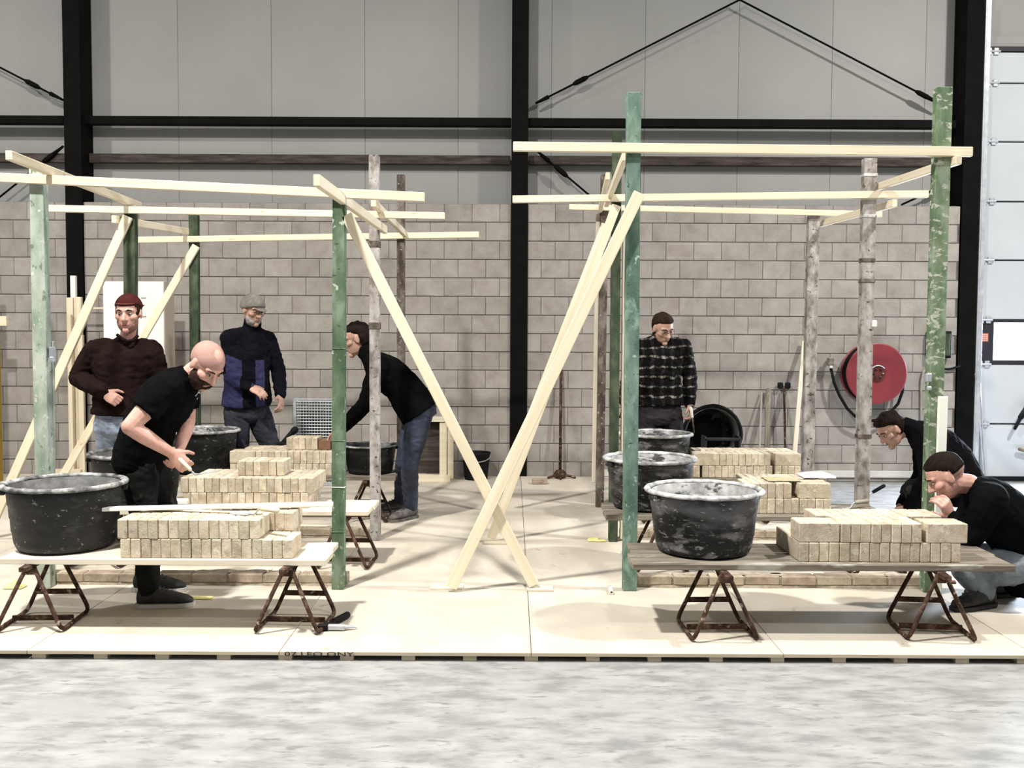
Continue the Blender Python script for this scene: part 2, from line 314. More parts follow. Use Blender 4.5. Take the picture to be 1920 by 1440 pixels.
# checked flannel, woven pattern on the cloth
def flannel():
    m = bpy.data.materials.new('checked_flannel'); m.use_nodes = True; nt = m.node_tree; N = nt.nodes; L = nt.links; b = N['Principled BSDF']
    b.inputs['Roughness'].default_value = 0.95; b.inputs['Specular IOR Level'].default_value = 0.1
    tc = N.new('ShaderNodeTexCoord'); sx = N.new('ShaderNodeSeparateXYZ'); L.new(tc.outputs['Object'], sx.inputs[0])
    wn = N.new('ShaderNodeTexNoise'); wn.inputs['Scale'].default_value = 9; L.new(tc.outputs['Object'], wn.inputs['Vector']); wa = N.new('ShaderNodeVectorMath'); wa.operation = 'MULTIPLY_ADD'; wa.inputs[1].default_value = (0.07, 0.07, 0.07); L.new(wn.outputs['Color'], wa.inputs[0]); L.new(tc.outputs['Object'], wa.inputs[2]); L.new(wa.outputs[0], sx.inputs[0])
    def band(sock, per, w, off=0.0):
        a = N.new('ShaderNodeMath'); a.operation = 'MULTIPLY_ADD'; a.inputs[1].default_value = 1/per; a.inputs[2].default_value = off; L.new(sock, a.inputs[0])
        f = N.new('ShaderNodeMath'); f.operation = 'FRACT'; L.new(a.outputs[0], f.inputs[0])
        c = N.new('ShaderNodeMath'); c.operation = 'LESS_THAN'; c.inputs[1].default_value = w; L.new(f.outputs[0], c.inputs[0]); return c.outputs[0]
    h = band(sx.outputs[2], 0.086, 0.20); v = band(sx.outputs[0], 0.088, 0.30); v2 = band(sx.outputs[0], 0.044, 0.36, 0.3)
    def mth(op, a, c):
        x = N.new('ShaderNodeMath'); x.operation = op
        for i, q in enumerate((a, c)):
            if isinstance(q, float): x.inputs[i].default_value = q
            else: L.new(q, x.inputs[i])
        return x.outputs[0]
    both = mth('MULTIPLY', h, mth('MAXIMUM', v, mth('MULTIPLY', v2, 0.5)))
    wk = mth('MAXIMUM', mth('MULTIPLY', h, 0.10), mth('MULTIPLY', v, 0.05))
    t = mth('MAXIMUM', both, wk)
    n = N.new('ShaderNodeTexNoise'); n.inputs['Scale'].default_value = 38; n.inputs['Detail'].default_value = 4; L.new(tc.outputs['Object'], n.inputs['Vector'])
    t = mth('MULTIPLY', t, mth('MULTIPLY', mth('SUBTRACT', n.outputs[0], 0.30), 3.6))
    x = N.new('ShaderNodeMix'); x.data_type = 'RGBA'; L.new(t, x.inputs[0]); x.inputs[6].default_value = (0.0035, 0.003, 0.0035, 1); x.inputs[7].default_value = (0.24, 0.23, 0.205, 1)
    L.new(x.outputs[2], b.inputs['Base Color'])
    return m
M['flannel'] = flannel()

# ------------------------------------------------------------------ setting
WY = 10.45           # face of the block wall
mb = MB(); mb.box((0, 8, -0.1), (40, 44, 0.2)); tag(link('floor', mb, M['concrete']), kind='structure')
# deck of plywood sheets on battens
deck = root('floor_deck', (0, 4.57, 0), kind='structure', label='pale plywood deck on battens lying on the grey concrete')
sheet_me = {}
def sheet(x, y0, y1, w=1.22):
    key = (round(y1-y0, 2), round(w, 2))
    if key not in sheet_me:
        b = MB(); b.box((0, 0, 0), (w-0.003, y1-y0-0.003, 0.018), 0.0015); sheet_me[key] = b.mesh('sheet'); sheet_me[key].materials.append(M['ply']); sheet_me[key].materials.append(M['ply_edge'])
        for q in sheet_me[key].polygons: q.material_index = 0 if abs(q.normal.z) > 0.9 else 1
    o = link('plywood_sheet', sheet_me[key], None, deck); o.location = (x+w/2, (y0+y1)/2-4.57, DECK-0.009)
for i in range(-5, 5):
    sheet(i*1.22+0.1, 4.57, 7.01)
    if i*1.22+0.1 < 1.4: sheet(i*1.22+0.1, 7.01, 9.45)
    if i*1.22+0.1 < 1.4: sheet(i*1.22+0.1, 9.45, 10.43)
sheet(2.54, 7.01, 9.45, 0.16)
sheet(2.70, 7.01, 7.78, 1.22)
bm_ = MB(); bm_.box((0, 0, 0), (0.065, 2.42, 0.027)); bm_ = bm_.mesh('batten')
bm2 = MB(); bm2.box((0, 0, 0), (0.065, 3.40, 0.027)); bm2 = bm2.mesh('batten')
for me in (bm_, bm2): me.materials.append(M['ply_edge'])
b = MB(); b.box((-1.75, 2.5, 0.004), (8.7, 4.8, 0.004)); link('slot_shade_sheet', b, M['seal'], deck)  # dark sheet added under the deck so the edge slots look shaded
b = MB(); b.box((0, 0.14, 0.014), (12.2, 0.03, 0.024)); link('slot_shade_bar', b, M['old_beam'], deck)  # dark bar added behind the slot openings to deepen their shade
x = at(78, 1228, 4.57).x-0.3*13
while x < 6.2:
    o = link('batten', bm_, None, deck); o.location = (x, 1.22+0.003, 0.0135)
    if x < 2.6: o = link('batten', bm2, None, deck); o.location = (x, 2.44+1.71, 0.0135)
    x += 0.2985
# faded hand-written letters on the front edge of the deck
def text(name, s, size, loc, m, parent, rot=(math.pi/2, 0, 0)):
    cu = bpy.data.curves.new(name, 'FONT'); cu.body = s; cu.size = size; cu.extrude = 0.0006
    t = bpy.data.objects.new(name, cu); C.objects.link(t)
    bpy.context.view_layer.update()
    me = bpy.data.meshes.new_from_object(t.evaluated_get(bpy.context.evaluated_depsgraph_get()))
    C.objects.unlink(t); bpy.data.objects.remove(t)
    o = link(name, me, m, parent); o.location = loc; o.rotation_euler = rot; return o
t = text('marker_lettering', '07 LEO ONY', 0.031, (at(533, 1224, 4.57).x, -0.0012, 0.024), M['seal'], deck); t.scale = (1.95, 1, 1)
t['label'] = 'black marker letters on the plywood edge'

# block walls between the columns: every block its own piece
blk = MB(); blk.box((0, 0, 0), (1, 0.19, 0.194), 0.0045); blk = None
blocks = {}
def block_me(w):
    w = round(w, 3)
    if w not in blocks:
        b = MB(); b.box((0, 0, 0), (w, 0.08, 0.1925), 0.005); blocks[w] = b.mesh('block'); blocks[w].materials.append(M['block'])
    return blocks[w]
def bay(name, xa, xb, label):
    b = MB(); b.box(((xa+xb)/2, WY+0.105, 1.5), (xb-xa, 0.19, 2.998))
    w = link(name, b, M['mortar']); tag(w, label, kind='structure')
    for r in range(15):
        x = xa - (0.15 if r % 2 else 0.0)
        while x < xb-0.02:
            a, c = max(x, xa), min(x+0.297, xb-0.002)
            if c-a > 0.03:
                o = link('block', block_me(c-a), None, w)
                o.location = ((a+c)/2, WY+0.04+R.uniform(-0.0015, 0.0015), 0.2*r+0.1)
            x += 0.3
CL, CM, CRR = at(142, 600, 10.42).x, at(973, 600, 10.42).x, at(1813, 500, 10.42).x+0.02
bay('wall_back_left', -6.45, CL-0.09, 'grey concrete block wall left of the first black column')
bay('wall_back_middle', CL+0.09, CM-0.09, 'grey concrete block wall between first and second black columns')
bay('wall_back_right', CM+0.09, CRR-0.09, 'grey concrete block wall behind the red hose reel')
b = MB(); b.box((2.9, WY-0.012, 0.085), (3.8, 0.02, 0.075), 0.003); tag(link('baseboard_right', b, M['kicker']), kind='structure')
# pale insulated panels above
PY = 10.74
up = root('wall_upper', (0, PY+0.06, 3.0), kind='structure', label='pale grey metal cladding panels above the block wall')
pm = MB(); pm.box((0, 0, 0), (1.028, 0.1, 4.6), 0.0025); pm = pm.mesh('panel'); pm.materials.append(M['panel'])
for k in range(-2, 10):
    o = link('panel', pm, None, up); o.location = (-4.73+1.03*k+0.515, -0.01, 2.2)
b = MB(); b.box((0, 0.06, 2.2), (13.4, 0.04, 4.6)); link('backing', b, M['panel'], up)
# small panel above the overhead door
# columns (H sections), rails, timber
def column(name, x, label):
    r_ = root(name, (x, 10.42, 0), kind='structure', label=label)
    b = MB(); b.box((0, 0.006, 3.6), (0.18, 0.012, 7.2)); link('flange', b, M['black_steel'], r_)
    b = MB(); b.box((0, 0.29, 3.6), (0.18, 0.012, 7.2)); link('flange', b, M['black_steel'], r_)
    b = MB(); b.box((0, 0.148, 3.6), (0.01, 0.272, 7.2)); link('web', b, M['black_steel'], r_)
    b = MB(); b.box((0, 0.148, 3.02+1.9), (0.176, 0.268, 3.8)); link('casing', b, M['black_steel'], r_)
column('steel_column', at(142, 600, 10.42).x, 'left black steel column of the hall wall')
column('steel_column', at(973, 600, 10.42).x, 'middle black steel column of the hall wall')
column('steel_column', at(1813, 500, 10.42).x+0.02, 'right black steel column beside the overhead door')
def rail3(name, x0, x1, Y, z, h, d, m, label):
    b = MB(); b.box(((x0+x1)/2, Y, z), (x1-x0, d, h), 0.008); return tag(link(name, b, m), label, kind='structure')
zc = at(960, 230, 10.55).z
rail3('trim_1', -6.4, -4.87, 10.56, zc, 0.092, 0.09, M['black_steel'], 'black steel rail left of the first column')
rail3('trim_2', -4.68, -0.02, 10.56, zc, 0.092, 0.09, M['black_steel'], 'black steel rail between first and second columns')
rail3('trim_3', 0.16, 4.80, 10.56, zc, 0.092, 0.09, M['black_steel'], 'black steel rail between second and third columns')
zt = at(960, 300, 10.62).z
rail3('trim_4', -6.4, -4.87, 10.655, zt, 0.10, 0.07, M['old_beam'], 'old dark timber rail left of the first column')
rail3('trim_5', -4.67, -0.03, 10.655, zt, 0.10, 0.07, M['old_beam'], 'old dark timber rail between first and second columns')
rail3('trim_6', 0.17, 4.80, 10.655, zt, 0.10, 0.07, M['old_beam'], 'old dark timber rail between second and third columns')
# tie rods
def tie(p0, p1, label, where=0.06, at_end=0):
    p0, p1 = V(p0), V(p1); d = (p1-p0).normalized(); L = (p1-p0).length
    r_ = root('tie_rod', p0, label, 'tie rod')
    b = MB(); b.tube([p0, p1], 0.011, 8); wlink('rod', b, M['black_steel'], r_, True)
    c = p0+d*L*where if at_end == 0 else p1-d*L*where
    b = MB(); b.tube([c-d*0.09, c-d*0.05, c+d*0.05, c+d*0.09], [0.016, 0.028, 0.028, 0.016], 8); wlink('turnbuckle', b, M['black_steel'], r_, True)
    e = p0 if at_end == 0 else p1
    s = 1 if at_end == 0 else -1
    b = MB(); b.tube([e, e+d*s*0.16], [0.012, 0.024], 8); wlink('fork_end', b, M['black_steel'], r_, True)
RY = 10.60
tie(at(1004, 194, RY), at(1390, -2, RY), 'black tie rod rising from middle column to the top of frame', 0.22)
tie(at(1384, -2, RY), at(1765, 196, RY), 'black tie rod running down to the right column', 0.09, 1)
tie(at(-90, 80, RY), at(119, 188, RY), 'black tie rod running down to the left column', 0.28, 1)
tie(at(1008, 284, RY), at(1118, 377, RY), 'short black tie rod right of middle column under upper pine rail', 0.4)
tie(at(1778, 344, RY), at(1690, 384, RY), 'short black tie rod left of right column below the timber rail', 0.2)
tie(at(119, 274, RY), at(-20, 385, RY), 'short black tie rod left of the left column', 0.2)

# overhead sectional door
DY = 10.50
dx0, dx1 = 5.06, 6.9
door = root('door_1', (dx0, DY, 0), kind='structure', label='white sectional overhead door with a bright window row')
ys = [97, 156, 266, 378, 488, 600, 683, 795, 907]
for i in range(len(ys)-1):
    z1, z0 = at(1880, ys[i], DY).z, at(1880, ys[i+1], DY).z
    if i == len(ys)-2: z0 = 0.05
    b = MB()
    if i == 5:      # frame round the window
        for (a, c, d, e) in ((dx0+0.02, dx0+0.20, z0+0.01, z1-0.01),):
            b.box(((a+c)/2, DY+0.02, (d+e)/2), (c-a, 0.04, e-d), 0.004)
        wlink('end_stile', b, M['seal'], door)
        b = MB(); b.box(((dx0+dx1)/2, DY+0.02, z0+0.02), (dx1-dx0, 0.045, 0.05), 0.004); wlink('window_rail', b, M['seal'], door)
        b = MB(); b.box(((dx0+dx1)/2, DY+0.02, z1-0.012), (dx1-dx0, 0.045, 0.03), 0.004); wlink('window_rail', b, M['seal'], door)
        b = MB(); b.box(((dx0+0.2+dx1)/2, DY+0.025, (z0+z1)/2), (dx1-dx0-0.2, 0.012, z1-z0-0.05)); wlink('window_pane', b, M['pane'], door)
        b = MB(); b.box((dx0+0.10, DY-0.004, (z0+z1)/2+0.05), (0.075, 0.006, 0.09), 0.002); st = wlink('sticker', b, flat('orange_sticker', (0.50, 0.15, 0.11)), door)
        for q in range(4):
            b = MB(); b.box((dx0+0.10, DY-0.008, (z0+z1)/2+0.02+q*0.02), (0.06, 0.002, 0.006)); wlink('sticker_line', b, M['beige'], door)
    else:
        b.box(((dx0+dx1)/2, DY+0.02, (z0+z1)/2), (dx1-dx0, 0.045, z1-z0-0.016), 0.006); wlink('panel', b, M['door'], door)
    b = MB()
    for q in (0, 1): b.box((dx0+0.055+q*0.075, DY-0.012, z1), (0.05, 0.018, 0.075), 0.004)
    b.tube([(dx0+0.0, DY-0.018, z1), (dx0+0.17, DY-0.018, z1)], 0.012, 8)
    wlink('hinge', b, M['steel'], door)
b = MB(); b.box(((dx0+dx1)/2, DY+0.055, 1.6), (dx1-dx0, 0.02, 3.2)); wlink('seal', b, M['seal'], door)
b = MB(); b.box(((dx0+dx1)/2, DY+0.02, at(1880, 92, DY).z), (dx1-dx0, 0.06, 0.05)); wlink('top_seal', b, M['seal'], door)
b = MB(); b.box((dx0-0.015, DY-0.03, 2.6), (0.018, 0.09, 5.2), 0.003); b.box((dx0+0.012, DY-0.07, 2.6), (0.05, 0.01, 5.2), 0.002); wlink('track', b, M['steel'], door)
b = MB(); b.tube([at(1829, 700, DY-0.06), at(1836, 780, DY-0.06), at(1843, 880, DY-0.06), at(1846, 905, DY-0.06)], 0.012, 8); b.tube([at(1836, 690, DY-0.06), at(1842, 790, DY-0.06), at(1846, 900, DY-0.06)], 0.008, 8); wlink('lift_cable', b, M['steel'], door, True)
b = MB(); b.cap(at(1903, 803, DY-0.1), at(1914, 782, DY-0.1), 0.018, 0.02); b.cap(at(1914, 782, DY-0.1), at(1930, 758, DY-0.1), 0.03, 0.03); b.cap(at(1925, 765, DY-0.1), at(1925, 765, DY+0.02), 0.02, 0.02); wlink('latch_handle', b, M['rubber'], door, True)
b = MB(); b.cap(at(1912, 842, DY-0.06), at(1935, 848, DY-0.06), 0.02, 0.02); b.cap(at(1930, 847, DY-0.06), at(1930, 847, DY), 0.015, 0.015); wlink('lift_grip', b, M['grey_plank'], door, True)
b = MB(); b.box((5.95, DY+0.16, 4.65), (2.2, 0.05, 2.6)); b.box((5.95, DY+0.10, at(1880, 78, DY).z), (2.2, 0.08, 0.14)); tag(link('wall_over_door', b, M['panel']), kind='structure')

# ------------------------------------------------------------------ timber
def beam(name, p0, p1, w, h, m, label=None, cat=None, group=None, up=(0, 0, 1), parent=None, ch=0.003):
    """a stick from p0 to p1; h is its size along 'up', w across"""
    p0, p1 = V(p0), V(p1); d = p1-p0; L = d.length; x = d.normalized(); z = V(up); z = (z-x*z.dot(x)).normalized(); y = z.cross(x)
    b = MB(); b.box((L/2, 0, 0), (L, w, h), ch)
    o = link(name, b, m, parent)
    o.matrix_world = Matrix.Translation(p0) @ Matrix((x, y, z)).transposed().to_4x4()
    return tag(o, label, cat, group)
R1, R2, R3 = 5.74, 7.12, 8.57
def post(px0, py0, px1, py1, Y, w, m, label, base_z=None, d=0.07):
    p0 = at(px0, py0, Y); p0.z = DECK if base_z is None else base_z
    p1 = at(px1, py1, Y)
    rt = root('profile_post', p0, label, 'post')
    dd = (p1-p0); L = dd.length; z = dd.normalized(); x = V((1, 0, 0)); x = (x-z*x.dot(z)).normalized(); y = z.cross(x)
    b = MB(); b.box((0, 0, L/2), (w, d, L), 0.004)
    Q = Matrix.Translation(p0) @ Matrix((x, y, z)).transposed().to_4x4()
    b.v = [tuple(Q @ V(q)) for q in b.v]
    wlink('shaft', b, m, rt)
    return rt, p0, p1, Q
def collar(rt, Q, z, w, d, m, h=0.02):
    b = MB(); b.box((0, 0, z), (w+0.008, d+0.008, h), 0.003); b.v = [tuple(Q @ V(q)) for q in b.v]; wlink('cement_smear', b, m, rt)
PO = {}
PO['L1'] = post(87, 1100, 72, 312, R1, 0.082, M['green_pale'], 'faded pale green post behind the front left mortar tub')
PO['L2'] = post(635, 1100, 637, 357, R1, 0.074, M['green'], 'green post at the right end of the front left trestle table')
PO['L3'] = post(704, 1008, 702, 292, R2, 0.074, M['grey_post'], 'mottled grey post in front of the man in blue jeans')
PO['L4'] = post(752, 950, 752, 328, R3, 0.068, M['brown_post'], 'dark brown post behind the man in blue jeans')
PO['L5'] = post(246, 1015, 245, 398, R2, 0.084, M['green_dark'], 'dark green post behind the man in the red cap')
PO['L6'] = post(368, 950, 364, 403, R3, 0.078, M['green_dark'], 'dark green post behind the bald man')
PO['G1'] = post(1180, 1108, 1188, 175, R1, 0.084, M['green_teal'], 'tall teal green post before the checked shirt man')
PO['G4'] = post(1741, 1110, 1768, 165, R1, 0.088, M['green_plaster'], 'tall plaster-spotted green post beside the white lath on the right')
PO['P2'] = post(1149, 1018, 1157, 248, R2, 0.066, M['green_dark'], 'dark green post close behind the tall teal post')
PO['P3'] = post(1124, 950, 1134, 328, R3, 0.07, M['brown_post'], 'brown stained post left of the dark green one by the right tubs')
PO['P5'] = post(1614, 1018, 1630, 298, R2, 0.094, M['grey_post'], 'mottled grey post in front of the red hose reel')
PO['P6'] = post(1512, 950, 1525, 405, R3, 0.10, M['grey_post'], 'mottled grey post left of the hose reel, behind the brick stacks')
for z in (0.35, 0.62, 0.9, 1.45): collar(PO['L2'][0], PO['L2'][3], z, 0.074, 0.07, M['crust'] if z in (0.62,) else M['green'], 0.006)
for z in (2.55, 2.72, 2.42): collar(PO['P5'][0], PO['P5'][3], z, 0.094, 0.07, M['crust'], 0.022)
for z in (0.8, 1.95, 2.1): collar(PO['P5'][0], PO['P5'][3], z, 0.094, 0.07, M['brown_post'], 0.03)
for z in (2.2, 1.6): collar(PO['L3'][0], PO['L3'][3], z, 0.074, 0.07, M['brown_post'], 0.05)
# a white clip on the grey post, thin laths along posts
b = MB(); b.box(at(1638, 607, R2-0.02), (0.035, 0.05, 0.05), 0.006); wlink('line_clip', b, M['white'], PO['P5'][0])
b = MB(); b.box(at(1742, 728, R1-0.05), (0.025, 0.03, 0.025), 0.006); b.box(at(1741, 708, R1-0.05), (0.03, 0.03, 0.05), 0.004); wlink('line_clip', b, M['steel'], PO['G4'][0])
b = MB(); b.box(at(98, 660, R1-0.0), (0.022, 0.05, 0.06), 0.004); b.box(at(98, 674, R1-0.03), (0.03, 0.03, 0.035), 0.006); wlink('line_clip', b, M['steel'], PO['L1'][0])
beam('lath', at(1114, 905, R3+0.056), at(1122, 402, R3+0.056), 0.03, 0.045, M['pine_pale'], 'thin pale lath standing left of the brown stained post', 'lath', up=(1, 0, 0))
beam('lath', at(1166, 1010, R2+0.02), at(1172, 395, R2+0.02), 0.03, 0.035, M['pine_pale'], 'thin pale lath between dark green and tall teal posts', 'lath', up=(1, 0, 0))
beam('lath', at(97, 1085, R1+0.06), at(96, 640, R1+0.06), 0.03, 0.035, M['green_pale'], 'greenish lath fixed behind the faded pale green post', 'lath', up=(1, 0, 0))
# rails across the posts
fr = 0.055
def prail(px0, py0, px1, py1, Y, h, label, w=0.034, m='pine'):
    return beam('pine_rail', at(px0, py0, Y), at(px1, py1, Y), w, h, M[m], label, 'rail')
prail(-70, 330, 796, 370, R1-fr, 0.054, 'near pine rail sloping down across the left posts')
prail(88, 391, 834, 405, R2-fr, 0.05, 'second pine rail, below and behind the near left one')
prail(255, 450, 898, 440, R3-fr, 0.053, 'rearmost left pine rail ending above the blue-jeans man')
prail(962, 275, 1822, 285, R1-fr, 0.054, 'near upper pine rail across the tall green posts')
prail(961, 374, 1740, 364, R2-fr, 0.052, 'second pine rail below the near upper right one')
prail(1067, 388, 1653, 402, R3-fr, 0.05, 'rearmost right pine rail in front of block wall top')
# rails running back in depth
beam('pine_rail', at(16, 291, R1-0.6), at(262, 386, R2+0.25), 0.034, 0.05, M['pine'], 'pine rail running back over the faded green post', 'rail')
beam('pine_rail', at(213, 411, R2-0.12), at(362, 436, R3+0.12), 0.034, 0.055, M['pine'], 'dim short pine rail running back behind the left dark green posts', 'rail')
beam('pine_rail', at(594, 338, R1-0.75), at(722, 431, R2+0.25), 0.036, 0.06, M['pine'], 'pine rail running back from the left green post top', 'rail')
beam('pine_rail', at(700, 380, R2-0.35), at(763, 442, R3+0.1), 0.034, 0.055, M['pine'], 'pine rail running back from the mottled grey left post', 'rail')
beam('pine_rail', at(1172, 293, R1+0.06), at(1137, 382, R2+0.35), 0.034, 0.055, M['pine'], 'pine rail running back from the tall teal post', 'rail')
beam('pine_rail', at(1140, 330, R2+0.05), at(1124, 398, R3+0.1), 0.034, 0.055, M['pine'], 'pine rail running back behind the dark green right post', 'rail')
beam('pine_rail', at(1798, 300, R1-0.12), at(1642, 352, R2+0.1), 0.034, 0.05, M['pine'], 'pine rail running back from the tall spotted post', 'rail')
beam('pine_rail', at(1678, 381, R2-0.15), at(1538, 420, R3+0.15), 0.034, 0.055, M['pine'], 'pine rail running back between the two right grey posts', 'rail')
# braces
def brace(px0, py0, px1, py1, Y0, Y1, label, h=0.066, m='pine'):
    p1 = at(px1, py1, Y1); p1.z = max(p1.z, DECK+0.03)
    return beam('pine_brace', at(px0, py0, Y0), p1, 0.03, h, M[m], label, 'brace', up=(1, 0, 0))
brace(650, 403, 1001, 1103, R1-0.02, R1-0.02, 'pine brace slanting from the left green post to the floor')
brace(1199, 362, 846, 1101, R1-0.075, R1-0.075, 'front pine brace slanting from the tall teal post to floor', 0.07)
brace(1156, 385, 921, 1012, R2-0.06, R2-0.06, 'second pine brace behind the front slanting one', 0.066)
brace(1134, 420, 948, 900, R3-0.06, R3-0.3, 'rearmost slanting pine brace behind the two longer ones', 0.06)
brace(240, 406, -22, 1000, R2-0.06, R2-0.06, 'pine brace slanting past the red cap man')
brace(368, 461, 118, 892, R3-0.06, R3-0.06, 'pine brace slanting down behind the bald man', 0.066)
b = MB(); b.box(gr(838, 1100, DECK+0.008)+V((0, 0, 0)), (0.2, 0.1, 0.014), 0.002); tag(link('foot_plate', b, M['pine_pale']), 'thin plywood foot plate under the front right slanting brace', 'plate')
b = MB(); b.box(gr(1012, 1103, DECK+0.008), (0.16, 0.1, 0.014), 0.002); tag(link('foot_plate', b, M['pine_pale']), 'thin plywood foot plate under the left post brace', 'plate')
b = MB(); b.box(gr(935, 1017, DECK+0.008), (0.22, 0.09, 0.014), 0.002); tag(link('foot_plate', b, M['ply_edge']), 'thin plywood foot plate where braces cross further back', 'plate')
beam('pine_offcut', gr(92, 893, DECK+0.03)+V((0, 0, 0.03)), gr(154, 893, DECK+0.03)+V((0, 0, 0.03)), 0.08, 0.09, M['pine'], 'short pine offcut on the floor behind left tub', 'offcut')

# ------------------------------------------------------------------ trestle tables
TZ = 0.43            # top of the planks
def trestle(x, y, label, rz=0.0, top=TZ-0.032):
    rt = root('trestle', (x, y, DECK), label, 'trestle', rz=rz)
    h = top-DECK
    b = MB(); b.box((0, 0, h-0.012), (0.04, 0.50, 0.024), 0.003); link('top_bar', b, M['rust'], rt)
    for s in (-1, 1):
        b = MB(); b.tube(fillet([(s*0.018, -0.16, h-0.018), (s*0.165, -0.20, 0.014), (s*0.165, 0.18, 0.014), (s*0.018, 0.16, h-0.018)], 0.05, 4), 0.0112, 8)
        link('leg_loop', b, M['rust'], rt, True)
    for (yy, zz) in ((0.17, 0.12), (-0.02, 0.03)):
        w = 0.018+(0.147)*(1-(zz-0.014)/(h-0.032))
        b = MB(); b.box((0, yy, zz), (2*w, 0.012, 0.028), 0.002); link('cross_bar', b, M['rust'], rt)
    for s in (-1, 1):
        b = MB(); b.box((0, s*0.165, h-0.035), (0.06, 0.03, 0.04), 0.004); link('gusset', b, M['rust'], rt)
    return rt
trestle(gr(78, 1170).x, 5.03, 'rusty trestle under the front left mortar tub', 0.06)
trestle(gr(556, 1170).x, 5.02, 'rusty trestle near the brick hammer under the front left table', -0.05)
trestle(gr(1347, 1190).x+0.0, 4.93, 'rusty trestle under the front right mortar tub', 0.04)
trestle(gr(1752, 1190).x, 4.95, 'rusty trestle under the front right brick stack', -0.10)
trestle(gr(650, 1060).x, 6.38, 'rusty trestle behind the left green post', -0.05)
trestle(gr(205, 1050).x, 6.38, 'rusty trestle under the second left table by the bald man', 0.0)
trestle(gr(1240, 1075).x, 6.28, 'rusty trestle under the second right mortar tub', 0.0)
trestle(gr(1640, 1075).x, 6.28, 'rusty trestle under the right end of the second right table', 0.05)
trestle(gr(698, 965).x, 7.95, 'rusty trestle beside the shoes of the blue-jeans man', 0.0)
trestle(-2.55, 7.95, 'rusty trestle under the rear left table', 0.0)
trestle(1.25, 7.95, 'rusty trestle under the rear right mortar tub', 0.0)
trestle(2.25, 7.95, 'rusty trestle under the rear right brick stack', 0.0)
def planks(x0, x1, y0, n, w, m, labels, rz=0.0, t=0.032):
    for i in range(n):
        yy = y0+w*(i+0.5); e = R.uniform(-0.02, 0.02)
        beam('table_plank', (x0+e, yy, TZ-t/2), (x1+e*(i > 0), yy, TZ-t/2), w-0.006, t, M[m], labels[i], 'plank', ch=0.004)
planks(-2.62, at(612, 1045, 4.86).x, 4.84, 2, 0.215, 'pine_pale', ['new pale plank at the front of the front left table', 'new pale plank at the back of the front left table'])
planks(0.62, 2.55, 4.79, 2, 0.25, 'grey_plank', ['weathered plank at the front of the front right table', 'weathered plank at the back of the front right table'])
planks(-2.75, at(690, 955, 6.2).x, 6.20, 2, 0.22, 'pine_pale', ['pale plank at the front of the second left table', 'pale plank at the back of the second left table'])
planks(0.60, at(1672, 955, 6.1).x, 6.10, 2, 0.24, 'grey_plank', ['weathered plank at the front of the second right table', 'weathered plank at the back of the second right table'])
planks(-2.95, at(742, 890, 7.75).x, 7.74, 2, 0.22, 'grey_plank', ['weathered plank at the front of the rear left table', 'weathered plank at the back of the rear left table'])
planks(0.85, 2.55, 7.74, 2, 0.22, 'grey_plank', ['weathered plank at the front of the rear right table', 'weathered plank at the back of the rear right table'])

# ------------------------------------------------------------------ mortar tubs
def tub(x, y, z, label, r=0.318, h=0.345, m='tub', fill=0.62, group=None, name='mortar_tub', n=48, lin=None):
    lin = lin or ('lining' if m == 'tub' else 'lining_dark')
    rt = root(name, (x, y, z), label, 'tub')
    k = r/0.318
    def P(pr): return [(a*k, c*h/0.345) for a, c in pr]
    b = MB(); b.lathe(P([(0.16, 0.0), (0.215, 0.002), (0.242, 0.014), (0.255, 0.045), (0.262, 0.10), (0.2655, 0.102), (0.270, 0.17), (0.2735, 0.172), (0.278, 0.235), (0.2815, 0.237), (0.287, 0.30), (0.290, 0.325),
                       (0.279, 0.325), (0.268, 0.20), (0.258, 0.10), (0.245, 0.04), (0.16, 0.014)]), n)
    link('tub_body', b, M[m], rt, True)
    b = MB(); b.lathe(P([(0.2775, 0.325), (0.2665, 0.20), (0.2565, 0.10), (0.2505, 0.10), (0.2605, 0.20), (0.2715, 0.325)]), n, closed=True); link('lining', b, M[lin], rt, True)
    b = MB(); prof = P([(0.284, 0.322), (0.287, 0.334), (0.297, 0.343), (0.310, 0.341), (0.318, 0.333), (0.316, 0.322), (0.306, 0.325), (0.294, 0.320)])
    b.lathe(prof, n, closed=True)
    b.v = [tuple(V((q[0], q[1], q[2]))*(1+0.012*noise.noise(V((q[0]*22+x*9, q[1]*22, q[2]*40))))) for q in b.v]
    link('rim', b, M['crust' if m == 'tub' else 'crust_grey'], rt, True)
    b = MB(); rr = [(0.0, 0.05), (0.3, 0.045), (0.6, 0.02), (0.85, 0.0), (1.0, 0.0)]
    zf = h*fill; rad = (0.245+(0.279-0.245)*(zf/h))*k-0.004
    rings = []
    for f, e in rr[1:]:
        rings.append([V((rad*f*math.cos(2*math.pi*j/28), rad*f*math.sin(2*math.pi*j/28), zf+(e+0.05*(noise.noise(V((f*3+x*5, j*0.5+y*3, 1.0)))))*k*(0 if f == 1 else 1))) for j in range(28)])
    vs = [q for rg in rings for q in rg]; base = len(vs); vs.append(V((0, 0, zf+0.05*k)))
    fs = []
    for i in range(len(rings)-1):
        for j in range(28): fs.append((i*28+j, i*28+(j+1) % 28, (i+1)*28+(j+1) % 28, (i+1)*28+j))
    for j in range(28): fs.append((base, (j+1) % 28, j))
    b.add(vs, fs); link('mortar', b, M['mud'], rt, True)
    for a in (20, 200):
        b = MB(); b.box((0.298*k, 0, h*0.87), (0.03, 0.09, 0.03), 0.006, Matrix.Rotation(math.radians(a), 4, 'Z')); link('grip', b, M[m], rt)
    return rt
tub(-2.40, 5.13, TZ, 'black mortar tub on the front left table', m='tub_clean', h=0.36)
tub(1.03, 5.10, TZ, 'cement-splashed tub on the front right table', h=0.345, fill=0.72)
